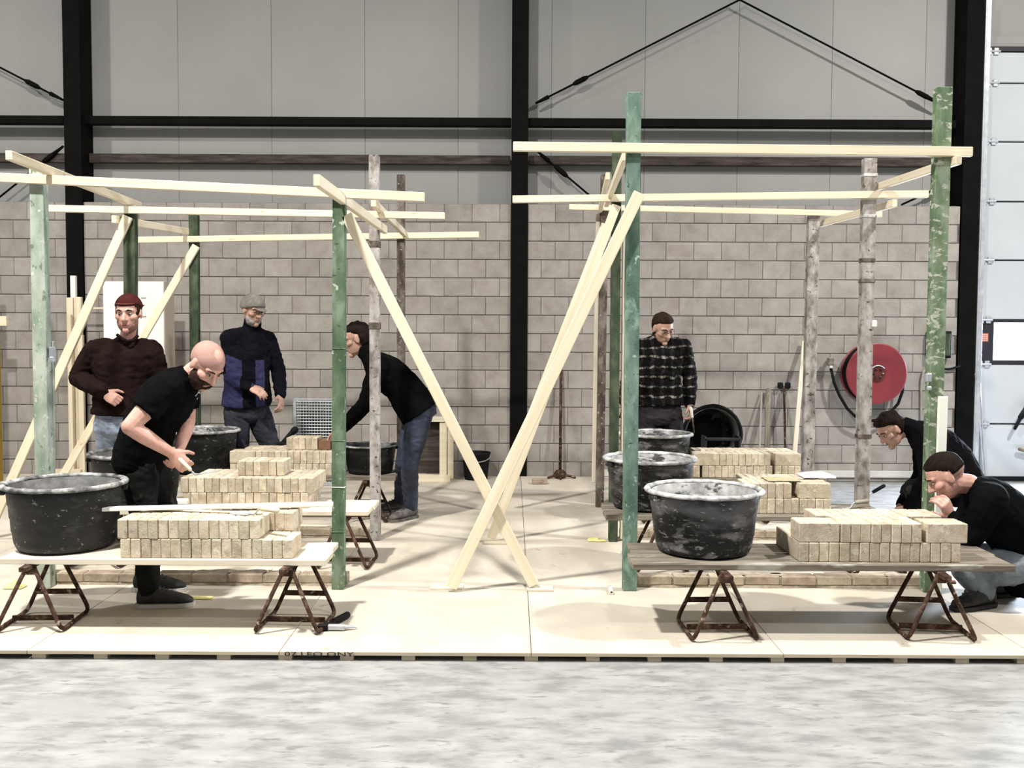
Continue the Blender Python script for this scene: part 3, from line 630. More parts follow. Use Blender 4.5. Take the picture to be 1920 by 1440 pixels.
tub(0.93, 6.42, TZ, 'cement-splashed tub on the second right table behind teal post', h=0.345, fill=0.8)
tub(1.20, 8.0, TZ, 'black tub on the rear right table before the checked shirt man', h=0.35, fill=0.8)
tub(at(378, 800, 8.0).x, 8.0, TZ, 'black tub on the rear left table beside the beanie man', h=0.36, m='tub_clean', fill=0.85)
tub(at(256, 845, 6.44).x, 6.44, TZ, 'grey tub on second left table behind the bald man', h=0.36, m='tub_clean')
tub(at(694, 835, 7.98).x, 7.98, TZ, 'small black tub on the rear left table by the jeans man', r=0.235, h=0.24, m='tub_clean', fill=0.5)
# tub lying on its side by the block wall
tt = tub(0, 0, 0, 'black tub tipped on its side behind the rear right bricks', r=0.30, h=0.33, m='tub_clean', fill=0.05, name='tipped_tub')
tt.location = (at(1335, 860, 9.3).x, 9.62, DECK+0.58); tt.rotation_euler = (math.radians(90), 0, 0)
for ch in list(tt.children):
    if ch.name.startswith('rim'): ch.data.materials.clear(); ch.data.materials.append(M['dull_black'])
    if ch.name.startswith('mortar'): ch.data.materials.clear(); ch.data.materials.append(M['dull_black'])
b = MB()
for (c, s) in (((0, 0, 0.26), (0.30, 0.03, 0.02)), ((-0.14, 0, 0.13), (0.02, 0.03, 0.26)), ((0.14, 0, 0.13), (0.02, 0.03, 0.26)), ((0, 0, 0.01), (0.30, 0.03, 0.02))): b.box(c, s, 0.004)
rt = root('black_crate', (tt.location.x+0.02, 8.98, DECK), 'black crate standing before the tipped tub', 'crate')
b = MB(); b.box((0, 0.1, 0.20), (0.32, 0.26, 0.40), 0.01); link('crate_body', b, M['rubber'], rt)
b = MB()
for (c, s) in (((0, -0.04, 0.575), (0.34, 0.03, 0.025)), ((-0.16, -0.04, 0.48), (0.025, 0.03, 0.20)), ((0.16, -0.04, 0.48), (0.025, 0.03, 0.20)), ((0, 0.12, 0.565), (0.33, 0.02, 0.02)), ((-0.16, 0.05, 0.50), (0.02, 0.16, 0.2)), ((0.16, 0.05, 0.50), (0.02, 0.16, 0.2))): b.box(c, s, 0.004)
link('crate_frame', b, flat('scuffed_black', (0.022, 0.022, 0.026), 0.5), rt)
# the stand that carries the tipped tub
b = MB(); b.box((tt.location.x, 9.46, DECK+0.135), (0.5, 0.14, 0.27), 0.006); tag(link('stone_block', b, M['block']), 'grey block holding up the tipped black tub', 'block')

# ------------------------------------------------------------------ bricks
BW, BL, BH = 0.05, 0.208, 0.099
bricks = []
for q in range(4):
    b = MB(); b.box((0, 0, 0), (BW, BL, BH), 0.004)
    b.v = [tuple(V(p)+V((R.uniform(-1, 1), R.uniform(-1, 1), R.uniform(-1, 1)))*0.0009) for p in b.v]
    me = b.mesh('brick'); me.materials.append(M['brick']); bricks.append(me)
def brick(x, y, z, label, group, ang=0.0, flatlie=False, j=1.0):
    o = link('brick', R.choice(bricks)); o.location = (x, y+R.uniform(-0.004, 0.004)*j, z)
    o.rotation_euler = (0, math.pi/2 if flatlie else 0, ang+R.uniform(-0.012, 0.012)*j)
    return tag(o, label, 'brick', group)
fill_mb = MB()
ORD = 'zeroth first second third fourth fifth sixth seventh eighth ninth tenth eleventh twelfth thirteenth fourteenth fifteenth sixteenth seventeenth eighteenth nineteenth twentieth'.split()
def row(x0, x1, y, z, where, layer, rowname, stretch=(), gaps=(), stuff=False):
    """one layer of bricks on edge, heads towards the camera; stretch = ends that lie lengthwise"""
    x = x0; P = 0.0518
    grp = f'{layer} {rowname} bricks, {where}'
    def long_(xc, side):
        for k in range(3): brick(xc, y-BL/2+BW/2+k*0.055, z, f'{("front", "middle", "rear")[k]} lengthwise brick at the {side} end, {layer} of {where}', f'{side} end bricks, {layer}, {where}', math.pi/2)
    if 'l' in stretch: long_(x+BL/2, 'left'); x += BL+0.004
    xe = x1-(BL+0.004 if 'r' in stretch else 0)
    i = 0; n = 0
    while x+BW <= xe+0.004:
        if i not in gaps:
            n += 1
            if stuff: fill_mb.box((x+BW/2, y, z), (BW, BL, BH), 0.003)
            else: brick(x+BW/2, y, z, f'{ORD[n]} brick from the left, {layer}, {rowname}, {where}', grp)
        else: x -= 0.03
        x += P; i += 1
    if 'r' in stretch: long_(x1-BL/2, 'right')
z1, z2, z3 = TZ+0.05, TZ+0.15, TZ+0.25
def X(px, Y): return (px-960)*Y/1800.0
S = 'front left stack'
row(X(229, 4.92), X(556, 4.92), 4.965, z1, S, 'lower layer', 'front row')
row(X(229, 4.92), X(540, 4.92), 5.178, z1, S, 'lower layer', 'back row', stuff=True)
row(X(224, 4.92), X(504, 4.92), 4.965, z2, S, 'upper layer', 'front row')
row(X(262, 5.12), X(555, 5.12), 5.178, z2, S, 'upper layer', 'back row')
S = 'front right stack'
row(X(1504, 4.86), X(1822, 4.86), 4.955, z1, S, 'lower layer', 'front row')
row(X(1504, 4.86), X(1822, 4.86), 5.172, z1, S, 'lower layer', 'back row', stuff=True)
row(X(1504, 4.86), X(1822, 4.86), 4.955, z2, S, 'upper layer', 'front row', 'lr')
row(X(1560, 4.86), X(1822, 4.86), 5.172, z2, S, 'upper layer', 'back row')
S = 'second left stack'
row(X(341, 6.32), X(580, 6.32), 6.41, z1, S, 'lower layer', 'front row')
row(X(341, 6.32), X(590, 6.32), 6.625, z1, S, 'lower layer', 'back row', stuff=True)
row(X(337, 6.32), X(590, 6.32), 6.41, z2, S, 'upper layer', 'front row')
row(X(352, 6.32), X(596, 6.32), 6.625, z2, S, 'upper layer', 'back row')
row(X(452, 6.5), X(540, 6.5), 6.50, z3, S, 'topmost layer', 'single row')
S = 'second right stack'
row(X(1398, 6.2), X(1562, 6.2), 6.29, z1, S, 'lower layer', 'front row')
row(X(1398, 6.2), X(1562, 6.2), 6.505, z1, S, 'lower layer', 'back row', stuff=True)
row(X(1398, 6.2), X(1562, 6.2), 6.29, z2, S, 'upper layer', 'front row', 'r')
row(X(1410, 6.2), X(1570, 6.2), 6.505, z2, S, 'upper layer', 'back row')
S = 'rear left stack'
row(X(431, 7.8), X(624, 7.8), 7.87, z1, S, 'lower layer', 'front row')
row(X(431, 7.8), X(624, 7.8), 8.082, z1, S, 'lower layer', 'back row', stuff=True)
row(X(431, 7.8), X(624, 7.8), 7.87, z2, S, 'upper layer', 'front row', 'l')
row(X(445, 7.8), X(622, 7.8), 8.082, z2, S, 'upper layer', 'back row')
row(X(540, 7.95), X(600, 7.95), 7.97, z3, S, 'topmost layer', 'single row')
S = 'rear right stack'
row(X(1302, 7.8), X(1503, 7.8), 7.87, z1, S, 'lower layer', 'front row', gaps=(1, 13))
row(X(1302, 7.8), X(1503, 7.8), 8.082, z1, S, 'lower layer', 'back row', stuff=True)
row(X(1302, 7.8), X(1503, 7.8), 7.87, z2, S, 'upper layer', 'front row', 'lr')
row(X(1312, 7.8), X(1506, 7.8), 8.082, z2, S, 'upper layer', 'back row')
tag(link('brick_filling', fill_mb, M['brick']), 'hidden bricks filling the back of the lower layers', 'bricks', kind='stuff')
M['brick_red'] = mat('reddish_brick', [(0.3, (0.14, 0.07, 0.04)), (0.7, (0.27, 0.15, 0.09))], (14, 14, 14), 5, 0.9, 0.3)
b = MB(); b.box((0, 0, 0), (0.10, 0.208, 0.075), 0.004); o = link('brick', b, M['brick_red']); o.location = (X(611, 7.95), 7.97, TZ+0.2+0.0385); tag(o, 'dark reddish brick under the hand of the jeans man', 'brick')

# first courses laid between the posts
def course(x0, x1, y, label, seed):
    rt = root('brick_course', ((x0+x1)/2, y, DECK), label, 'brick wall')
    rr = random.Random(seed); x = x0
    me = MB(); me.box((0, 0, 0), (0.208, 0.098, 0.052), 0.004); me = me.mesh('brick'); me.materials.append(M['brick_wet'])
    b = MB(); n = int((x1-x0)/0.07)
    ring = []
    for i in range(n+1):
        xx = x0+(x1-x0)*i/n; e = rr.uniform(-0.008, 0.010)
        ring.append([V((xx, y-0.052+e, DECK)), V((xx, y-0.046+e*0.6, DECK+0.017)), V((xx, y+0.046, DECK+0.017)), V((xx, y+0.054, DECK))])
    b.loft(ring); wlink('mortar_bed', b, M['bed'], rt)
    while x < x1-0.05:
        L = min(0.208, x1-x)
        o = link('brick', me, None, rt); o.location = (x+L/2-(x0+x1)/2, rr.uniform(-0.003, 0.003), 0.0175+0.026+rr.uniform(0, 0.002)); o.scale = (L/0.208, 1, 1)
        x += 0.2195
    b = MB(); x = x0+0.2195-0.006
    while x < x1-0.05:
        b.box((x, y+0.002, DECK+0.041), (0.013, 0.086, 0.046), 0.002); x += 0.2195
    for q in range(5):
        cx = rr.uniform(x0+0.1, x1-0.1); b.ell((cx, y+rr.uniform(-0.03, 0.03), DECK+0.071), (rr.uniform(0.04, 0.10), 0.035, 0.010), nu=10, nv=6)
    wlink('mortar_joint', b, M['bed'], rt, kind='stuff')
    return rt
course(gr(84, 1100).x, gr(650, 1100).x, R1+0.10, 'first brick course behind the front left table', 1)
course(gr(1195, 1100).x, gr(1752, 1100).x, R1+0.10, 'first brick course behind the front right table', 2)
course(gr(290, 1010).x, gr(702, 1010).x, R2+0.10, 'brick course on the floor behind the second left table', 3)
course(gr(1165, 1015).x, gr(1612, 1015).x, R2+0.10, 'brick course on the floor behind the second right table', 4)
# laths lying on the deck
def onfloor(pxa, pya, pxb, pyb, w, h, label, m='pine_pale', name='lath', cat='lath'):
    return beam(name, gr(pxa, pya, DECK+h/2+0.001), gr(pxb, pyb, DECK+h/2+0.001), w, h, M[m], label, cat)
onfloor(150, 1080, 510, 1066, 0.045, 0.012, 'thin lath on the deck behind front left table')
onfloor(1200, 1083, 1545, 1075, 0.045, 0.012, 'thin lath on the deck behind front right table')
onfloor(560, 985, 700, 990, 0.04, 0.012, 'thin lath on deck behind the second left table')
onfloor(1240, 1042, 1470, 1036, 0.09, 0.03, 'weathered board on the deck behind the front right tub', 'grey_plank')

# ------------------------------------------------------------------ small tools and bits
zt2 = TZ+0.2
p0 = V((X(178, 5.0), 5.03, zt2+0.0215)); p1 = V((X(622, 5.2), 5.22, zt2+0.0215))
beam('straightedge', p0, p1, 0.05, 0.02, M['white'], 'long white straightedge lying over the front left bricks', 'straightedge')
beam('lath', V((X(262, 5.1), 5.12, zt2+0.006)), V((X(497, 5.1), 5.02, zt2+0.006)), 0.025, 0.009, M['pine_pale'], 'thin lath under the white straightedge', 'lath')
def trowel(c, ang, label, z, grip=M['dull_black'], tilt=0.0):
    rt = root('trowel', (c[0], c[1], z), label, 'trowel', rz=ang); rt.rotation_euler = (0, tilt, ang)
    b = MB(); pts = [(0.0, 0.03), (0.08, 0.055), (0.19, 0.0), (0.08, -0.055), (0.0, -0.03)]
    n = len(pts); b.add([V((x_, y_, 0.0)) for x_, y_ in pts]+[V((x_, y_, 0.0025)) for x_, y_ in pts], [tuple(range(n))[::-1], tuple(range(n, 2*n))]+[(i, (i+1) % n, n+(i+1) % n, n+i) for i in range(n)])
    link('blade', b, M['steel'], rt)
    b = MB(); b.tube(fillet([(0.02, 0, 0.003), (-0.03, 0, 0.004), (-0.055, 0, 0.035), (-0.075, 0, 0.04)], 0.02), 0.005, 8); link('shank', b, M['steel'], rt, True)
    b = MB(); b.tube([(-0.07, 0, 0.04), (-0.09, 0, 0.04), (-0.15, 0, 0.04), (-0.19, 0, 0.04), (-0.2, 0, 0.04)], [0.011, 0.016, 0.014, 0.016, 0.009], 10); link('handle', b, grip, rt, True)
    return rt
trowel((X(468, 5.0), 5.0), 2.6, 'small trowel lying on the right end of front left bricks', zt2+0.002, M['pine'])
trowel((X(1600, 6.25)+0.02, 6.36), math.pi+0.5, 'mortar trowel on the right end of second right table', TZ+0.002, M['grey_plank'])
# trowel clamped behind the grey post
tc_ = at(1628, 926, R2+0.07); rt = root('scraper', tc_, 'scraper with black grip sticking out behind the right grey post', 'scraper')
b = MB(); b.tube([at(1618, 930, R2+0.06), at(1628, 928, R2+0.07), at(1640, 921, R2+0.07)], 0.007, 8); wlink('shank', b, M['steel'], rt, True)
b = MB(); b.cap(at(1638, 922, R2+0.07), at(1657, 911, R2+0.07), 0.013, 0.014); wlink('grip', b, M['dull_black'], rt, True)
b = MB(); b.box(at(1618, 930, R2+0.055), (0.05, 0.03, 0.03), 0.004); wlink('clamp_head', b, M['steel'], rt)
# brick hammer on the deck
hp = gr(612, 1180)
rt = root('brick_hammer', hp+V((0, 0, 0.0)), 'brick hammer with black grip on deck by the rusty trestle', 'hammer')
b = MB(); b.cap(hp+V((0.0, -0.02, 0.02)), hp+V((0.075, 0.19, 0.02)), 0.013, 0.018); b.cap(hp+V((0.03, 0.07, 0.02)), hp+V((0.075, 0.19, 0.02)), 0.02, 0.019); wlink('grip', b, M['dull_black'], rt, True)
b = MB(); b.box((0, 0, 0), (0.09, 0.03, 0.028), 0.004, Matrix.Translation(hp+V((0.055, -0.02, 0.018)))); b.cap(hp+V((0.09, -0.02, 0.02)), hp+V((0.155, 0.005, 0.012)), 0.013, 0.005); wlink('steel_head', b, M['steel'], rt)
b = MB(); b.box((0, 0, 0), (0.055, 0.034, 0.034), 0.006, Matrix.Translation(hp+V((-0.012, -0.025, 0.02)))); wlink('striking_face', b, M['dull_black'], rt)
# line blocks / tape
def tapebox(px, py, Y, z, label, m1, m2, w=0.09):
    c = V((X(px, Y), Y, z)); rt = root('tape_measure', c, label, 'tape measure')
    b = MB(); b.box((0, 0, 0.047), (w, 0.05, 0.035), 0.006); link('case', b, m1, rt)
    b = MB(); b.box((0, 0.0, 0.015), (w*0.8, 0.05, 0.028), 0.006); link('base', b, m2, rt)
    b = MB(); b.box((w*0.25, -0.027, 0.018), (0.03, 0.004, 0.018), 0.0015); link('tab', b, M['white'], rt)
tapebox(336, 950, 6.26, TZ+0.001, 'pale tape measure at the left end of second left table', M['white'], M['dull_black'])
tapebox(231, 948, 6.26, TZ+0.001, 'grey tape measure on second left table beside the bald man', M['pine_pale'], M['dull_black'])
# cloths and papers
def rag(c, sx, sy, h, m, label, name, seed, cat):
    b = MB(); n = 14; vs = []; fs = []
    for k in (0, 1):
        for i in range(n+1):
            for j in range(n+1):
                u, v_ = i/n*2-1, j/n*2-1; e = max(0, 1-max(abs(u), abs(v_))**3)
                q = noise.noise(V((u*2+seed, v_*2, seed*1.7)))
                vs.append(V((c[0]+u*sx/2*(1+0.2*q), c[1]+v_*sy/2*(1+0.25*noise.noise(V((v_*2+seed, u*2, 4)))), c[2]+(h*e*(0.55+0.7*q) if k == 0 else 0)+(0.004 if k == 0 else 0.001))))
    m1 = (n+1)*(n+1)
    for i in range(n):
        for j in range(n):
            a = i*(n+1)+j; fs.append((a, a+1, a+n+2, a+n+1)); fs.append((m1+a, m1+a+n+1, m1+a+n+2, m1+a+1))
    b.add(vs, fs); return tag(link(name, b, m, None, True), label, cat)
rag(gr(28, 1102), 0.11, 0.08, 0.045, M['yellow'], 'crumpled yellow cloth on the deck at far left', 'cloth', 1, 'cloth')
rag(gr(1118, 1014), 0.13, 0.09, 0.03, M['yellow'], 'crumpled yellow cloth by the dark green right post', 'cloth', 2, 'cloth')
rag(gr(372, 1122), 0.16, 0.06, 0.008, M['yellow'], 'flat yellow scrap on deck beside the bald man\'s shoe', 'scrap', 3, 'scrap')
rag((X(1535, 6.5), 6.50, TZ+0.202), 0.22, 0.22, 0.03, M['white'], 'white paper sack on the second right bricks', 'paper_sack', 5, 'sack')
M['olive'] = mat('olive_cloth', [(0.3, (0.34, 0.31, 0.18)), (0.7, (0.43, 0.39, 0.25))], (9, 9, 9), 3, 0.9)
rag((X(1468, 6.35), 6.34, TZ+0.202), 0.22, 0.20, 0.012, M['olive'], 'olive cloth spread on the second right bricks', 'cloth', 6, 'cloth')
b = MB(); c = gr(1145, 1106, DECK+0.014); b.lathe([(0.012, -0.06), (0.013, 0.06), (0.008, 0.06), (0.008, -0.06)], 16, closed=True)
b.v = [tuple(c+V((v_[0], v_[2], v_[1]))) for v_ in b.v]; tag(link('pipe_piece', b, M['white_lath'], None, True), 'short pale pipe piece on deck by the teal post', 'pipe')
# white lath standing at the right green post
p0 = at(1762, 900, R1-0.056); p0.z = DECK
beam('white_lath', p0, at(1768, 743, R1-0.056), 0.02, 0.055, M['white_lath'], 'white lath standing upright against the right green post', 'lath', up=(1, 0, 0))
# ------------------------------------------------------------------ along the block wall
# hose reel
hc = at(1641, 700, 10.25)
rt = root('fire_hose_reel', hc, 'red fire hose reel on the block wall', 'hose reel')
def disc(y, r, t, hole=0.0):
    b = MB(); prof = [(0.02, 0), (r-0.012, 0), (r, 0.006), (r, t), (r-0.012, t+0.004), (0.02, t+0.004)]
    b.lathe(prof, 48); b.v = [(hc.x+v_[0], y+v_[2], hc.z+v_[1]) for v_ in b.v]; return b
wlink('front_disc', disc(10.20, 0.325, 0.012), M['red'], rt)
wlink('back_disc', disc(10.38, 0.325, 0.012), M['red'], rt)
b = MB()
for k in range(3):
    for q in range(2): b.tube([p for p in arc((hc.x, 10.235+k*0.055, hc.z), 0.27+q*0.03, 0, 350, 36)], 0.02, 6)
wlink('hose_coil', b, M['rubber'], rt, True)
b = MB(); b.lathe([(0.02, 0), (0.085, 0), (0.085, 0.02), (0.07, 0.03), (0.02, 0.03)], 28); b.v = [(hc.x+v_[0], 10.205-v_[2], hc.z+v_[1]) for v_ in b.v]; wlink('hub', b, M['red_dark'], rt)
for k in range(6):
    a = k*math.pi/3; b = MB(); b.cap((hc.x+0.045*math.cos(a), 10.172, hc.z+0.045*math.sin(a)), (hc.x+0.05*math.cos(a), 10.165, hc.z+0.05*math.sin(a)), 0.014, 0.012); wlink('bolt', b, M['rust'], rt, True)
b = MB(); b.tube(arc((hc.x, 10.17, hc.z), 0.085, 40, 140, 10), 0.008, 6); wlink('handle', b, M['steel'], rt, True)
b = MB(); b.box((hc.x, 10.30, hc.z), (0.08, 0.26, 0.08), 0.01); b.box((hc.x, 10.425, hc.z), (0.25, 0.03, 0.35), 0.006); wlink('wall_bracket', b, M['red_dark'], rt)
vp = at(1557, 678, 10.33)
b = MB(); b.box((vp.x, 10.33, vp.z), (0.06, 0.07, 0.09), 0.01); b.cap((vp.x, 10.33, vp.z), (vp.x, 10.425, vp.z), 0.02, 0.02); wlink('valve', b, M['grey_plank'], rt)
b = MB(); b.tube([at(1558, 690, 10.33), at(1564, 718, 10.31), at(1574, 742, 10.30), at(1588, 765, 10.30), at(1604, 781, 10.30), at(1622, 790, 10.30), at(1645, 788, 10.30), at(1668, 775, 10.30), at(1684, 757, 10.30), at(1692, 735, 10.30), at(1694, 712, 10.30)], 0.016, 8); wlink('supply_hose', b, M['rubber'], rt, True)
b = MB(); b.box(at(1558, 688, 10.31), (0.035, 0.03, 0.03), 0.006); wlink('fitting', b, M['white'], rt)
# switch box behind the right green post with conduit
bp = at(1760, 646, 10.40)
rt = root('switch_box', (bp.x, 10.40, bp.z), 'dark wall box hidden behind the right green post', 'switch box')
b = MB(); b.box((0, 0, 0), (0.25, 0.10, 0.29), 0.012); link('case', b, M['dull_black'], rt)
b = MB(); b.box((0, -0.055, 0), (0.20, 0.012, 0.24), 0.004); link('cover', b, M['green_dark'], rt)
b = MB(); b.tube(fillet([at(1757, 672, 10.42), at(1757, 690, 10.42), at(1780, 693, 10.42), at(1800, 686, 10.42)], 0.05), 0.012, 8); link('cable', b, M['rubber'], None, True)
o = C.objects[-1]; o.data.transform(Matrix.Translation(-V(rt.location))); o.parent = rt
b = MB(); b.tube(fillet([at(1745, 692, 10.43), at(1732, 694, 10.43), at(1727, 715, 10.43), at(1727, 895, 10.43)], 0.06), 0.014, 8); b.v = [tuple(V(q)) for q in b.v]
tag(link('conduit', b, M['block'], None, True), 'grey conduit running down the block wall by the hose reel', 'pipe')
# tools leaning on the wall (right)
rt = root('tamper', gr(1466, 900), 'dark long-handled tool with twin heads leaning on the wall', 'tool')
b = MB(); b.tube([gr(1466, 902)+V((0, -0.15, 0)), at(1470, 728, 10.40)], 0.013, 8); wlink('shaft', b, M['rust'], rt, True)
for dx in (-7, 7):
    b = MB(); b.box(at(1470+dx, 723, 10.40), (0.055, 0.05, 0.07), 0.012); wlink('head', b, M['dull_black'], rt)
beam('lath', gr(1436, 905), at(1441, 728, 10.40), 0.02, 0.05, M['grey_plank'], 'grey lath leaning on wall left of the twin-headed tool', 'lath', up=(1, 0, 0))
beam('lath', gr(1422, 908), at(1428, 735, 10.42), 0.015, 0.02, M['block'], 'thin grey rod leaning on the wall left of grey lath', 'rod', up=(1, 0, 0))
beam('lath', gr(1484, 915), at(1508, 640, 10.40), 0.02, 0.045, M['pine_pale'], 'pale lath leaning on the wall beside the grey post', 'lath', up=(1, 0, 0))
# rusty pole with foot, brick chunk
rt = root('rusty_pole', gr(1050, 897), 'rusty pole on a foot standing against the block wall', 'pole')
b = MB(); b.tube([gr(1050, 897)+V((0, 0, 0.02)), at(1052, 690, 10.40)], 0.016, 8); wlink('shaft', b, M['rust'], rt, True)
b = MB(); g = gr(1050, 897)
for (dx, dy) in ((-0.13, -0.05), (0.16, -0.02), (0.0, 0.10), (0.0, -0.12)): b.cap(g+V((0, 0, 0.05)), g+V((dx, dy, 0.014)), 0.016, 0.012)
b.ell(g+V((0, 0, 0.04)), (0.07, 0.05, 0.06)); wlink('foot', b, M['rust'], rt, True)
b = MB(); b.box(gr(1012, 902, DECK+0.03), (0.16, 0.08, 0.055), 0.006); tag(link('brick', b, M['brick_wet']), 'lone brick lying by the rusty pole foot', 'brick')
# bucket
bc = gr(893, 897)
rt = root('bucket', (bc.x, bc.y-0.05, DECK), 'black bucket on the floor by the block wall', 'bucket')
b = MB(); b.lathe([(0.06, 0), (0.118, 0.002), (0.123, 0.01), (0.148, 0.27), (0.156, 0.275), (0.156, 0.29), (0.147, 0.29), (0.142, 0.27), (0.118, 0.015), (0.06, 0.012)], 32); link('bucket_body', b, M['dull_black'], rt, True)
b = MB(); b.tube([V((0.155*math.cos(t), -0.03-0.13*math.sin(t), 0.26-0.06*math.sin(t))) for t in np.linspace(0, math.pi, 15)], 0.004, 6); link('bail_handle', b, M['steel'], rt, True)
# wooden frame
rt = root('timber_frame', gr(830, 903), 'pale timber frame standing behind the jeans man', 'frame')
Yf = gr(830, 903).y
for (a, c, lw, nm) in (((832, 903), (830, 792), 0.075, 'upright'), ((845, 898), (843, 795), 0.06, 'upright')):
    q0 = at(a[0], a[1], Yf); q1 = at(c[0], c[1], Yf); b = MB(); L = (q1-q0).length; b.box(((q0.x+q1.x)/2, Yf+(0.05 if a[0] > 840 else 0), (q0.z+q1.z)/2), (lw, 0.05, abs(q1.z-q0.z)), 0.003); wlink(nm, b, M['pine'], rt)
b = MB(); q = at(812, 898, Yf); b.box((q.x, Yf+0.01, DECK+0.035), (0.36, 0.12, 0.07), 0.003); wlink('bottom_rail', b, M['pine'], rt)
b = MB(); q = at(812, 786, Yf); b.box((q.x, Yf+0.03, q.z), (0.36, 0.14, 0.05), 0.003); wlink('top_rail', b, M['pine_pale'], rt)
b = MB(); q = at(806, 840, Yf); b.box((q.x, Yf+0.08, q.z), (0.30, 0.02, 0.55), 0.003); wlink('back_board', b, M['old_beam'], rt)
# wire cage
wc = at(590, 780, 9.7); zc_ = at(590, 747, 9.7).z
rt = root('wire_cage', (wc.x, 9.7, DECK), 'grey wire mesh cage standing behind the rear left bricks', 'cage')
w, h = 0.40, zc_-DECK
for (c, s, nm) in (((-w/2, 0, h/2), (0.03, 0.03, h), 'corner_post'), ((w/2, 0, h/2), (0.03, 0.03, h), 'corner_post'), ((0, 0, h-0.012), (w, 0.02, 0.024), 'top_rail'), ((0, 0, 0.012), (w, 0.02, 0.024), 'bottom_rail'), ((-w/2-0.01, 0.15, h/2), (0.02, 0.28, h), 'side_panel')):
    b = MB(); b.box(c, s, 0.003); link(nm, b, M['steel'], rt)
b = MB()
for i in range(1, 14): b.tube([(-w/2+w*i/14, 0, 0.02), (-w/2+w*i/14, 0, h-0.02)], 0.0035, 5)
for i in range(1, 30): b.tube([(-w/2, -0.006, h*i/30), (w/2, -0.006, h*i/30)], 0.0035, 5)
link('wire_mesh', b, M['steel'], rt, kind='stuff')
b = MB(); b.box((0, 0.16, h/2), (w-0.05, 0.02, h-0.05)); link('back_sheet', b, flat('dark_back', (0.06, 0.065, 0.06)), rt)
# hawk / float handle leaning at the bricks
b = MB(); b.cap(at(524, 838, 8.3), at(551, 808, 8.3), 0.02, 0.026); b.cap(at(551, 808, 8.3), at(553, 806, 8.3), 0.03, 0.03); rt = root('float', at(535, 838, 8.25), 'black handled float leaning at the rear left bricks', 'float'); wlink('handle', b, M['dull_black'], rt, True)
q = at(530, 842, 8.25); b = MB(); b.box((q.x, 8.26, TZ+0.2-0.0+0.01), (0.10, 0.12, 0.016), 0.003); wlink('plate', b, M['dull_black'], rt)
# white cabinet boards, left
ca = at(195, 700, 9.62); cb = at(309, 700, 9.62); zt_ = at(250, 527, 9.62).z
rt = root('white_cabinet', ((ca.x+cb.x)/2, 9.62, DECK), 'tall white cabinet behind the red cap man', 'cabinet')
w = cb.x-ca.x; h = zt_-DECK
b = MB(); b.box((0, 0.16, h/2), (w, 0.28, h), 0.004); link('body', b, M['beige'], rt)
for s in (-1, 1):
    b = MB(); b.box((s*w/4, 0.008, h/2), (w/2-0.006, 0.02, h-0.01), 0.003); link('door', b, M['white'], rt)
for z in (0.72, 0.83, 0.92):
    b = MB(); b.box((w*0.17, -0.006, h*z), (0.05, 0.008, 0.012), 0.002); link('hinge', b, M['beige'], rt)
# upright timber bundle, left
Yb = 10.15
for (pxa, pxb, pyt, m, lb, dY) in ((136, 146, 517, 'white', 'tall white batten standing in the timber bundle by left column', 0.05), (128, 141, 558, 'pine', 'left pine board of the upright bundle by the left column', 0.0), (142, 156, 557, 'pine', 'middle pine board of the upright bundle by the left column', 0.0), (148, 158, 628, 'pine', 'short right pine board of the upright bundle by left column', -0.06), (129, 137, 590, 'pine', 'thin front pine board of the upright bundle', -0.06)):
    xa, xb = at(pxa, 700, Yb+dY).x, at(pxb, 700, Yb+dY).x; zz = at(140, pyt, Yb+dY).z
    beam('pine_board' if m == 'pine' else 'batten', ((xa+xb)/2, Yb+dY, DECK), ((xa+xb)/2, Yb+dY, zz), 0.045, xb-xa-0.004, M[m], lb, 'board', up=(1, 0, 0))
beam('lath', at(150, 578, 10.2), at(196, 578, 10.2), 0.02, 0.02, M['pine'], 'thin horizontal lath between timber bundle and white cabinet', 'lath')
yl = at(-9, 700, 9.9)
rt = root('yellow_upright', (yl.x, 9.9, DECK), 'yellow steel upright at the far left edge', 'upright')
b = MB(); b.box((0, 0, 1.1), (0.08, 0.08, 2.2), 0.005); link('shaft', b, M['yellow_steel'], rt)
b = MB(); q = at(4, 602, 9.85); b.box((q.x-yl.x, -0.06, q.z-DECK), (0.12, 0.05, 0.1), 0.003); link('shelf_board', b, M['pine'], rt)
bx = at(168, 860, 9.4)

# ------------------------------------------------------------------ people
def remesh(mb, voxel, smooth=4, wr=0.0, seed=0, fac=0.5):
    me = mb.mesh('tmp'); o = bpy.data.objects.new('tmp', me); C.objects.link(o)
    m = o.modifiers.new('r', 'REMESH'); m.mode = 'VOXEL'; m.voxel_size = voxel; m.use_smooth_shade = True
    if smooth:
        s = o.modifiers.new('s', 'SMOOTH'); s.factor = fac; s.iterations = smooth
    bpy.context.view_layer.update(); dg = bpy.context.evaluated_depsgraph_get()
    out = bpy.data.meshes.new_from_object(o.evaluated_get(dg))
    bpy.data.objects.remove(o); bpy.data.meshes.remove(me)
    out.materials.clear()
    if wr:
        n = len(out.vertices); co = np.empty(n*3); no = np.empty(n*3)
        out.vertices.foreach_get('co', co); out.vertices.foreach_get('normal', no); co = co.reshape(-1, 3); no = no.reshape(-1, 3)
        d = np.array([noise.noise(V((p[0]*9+seed, p[1]*9, p[2]*16+p[0]*6)))+0.5*noise.noise(V((p[0]*22, p[1]*22+seed, p[2]*30))) for p in co])
        d = -np.abs(d)*wr*1.6+wr*0.5
        co += no*d[:, None]; out.vertices.foreach_set('co', co.ravel()); out.update()
    out.polygons.foreach_set('use_smooth', [True]*len(out.polygons))
    return out
def lerp(a, b, t): return V(a)*(1-t)+V(b)*t
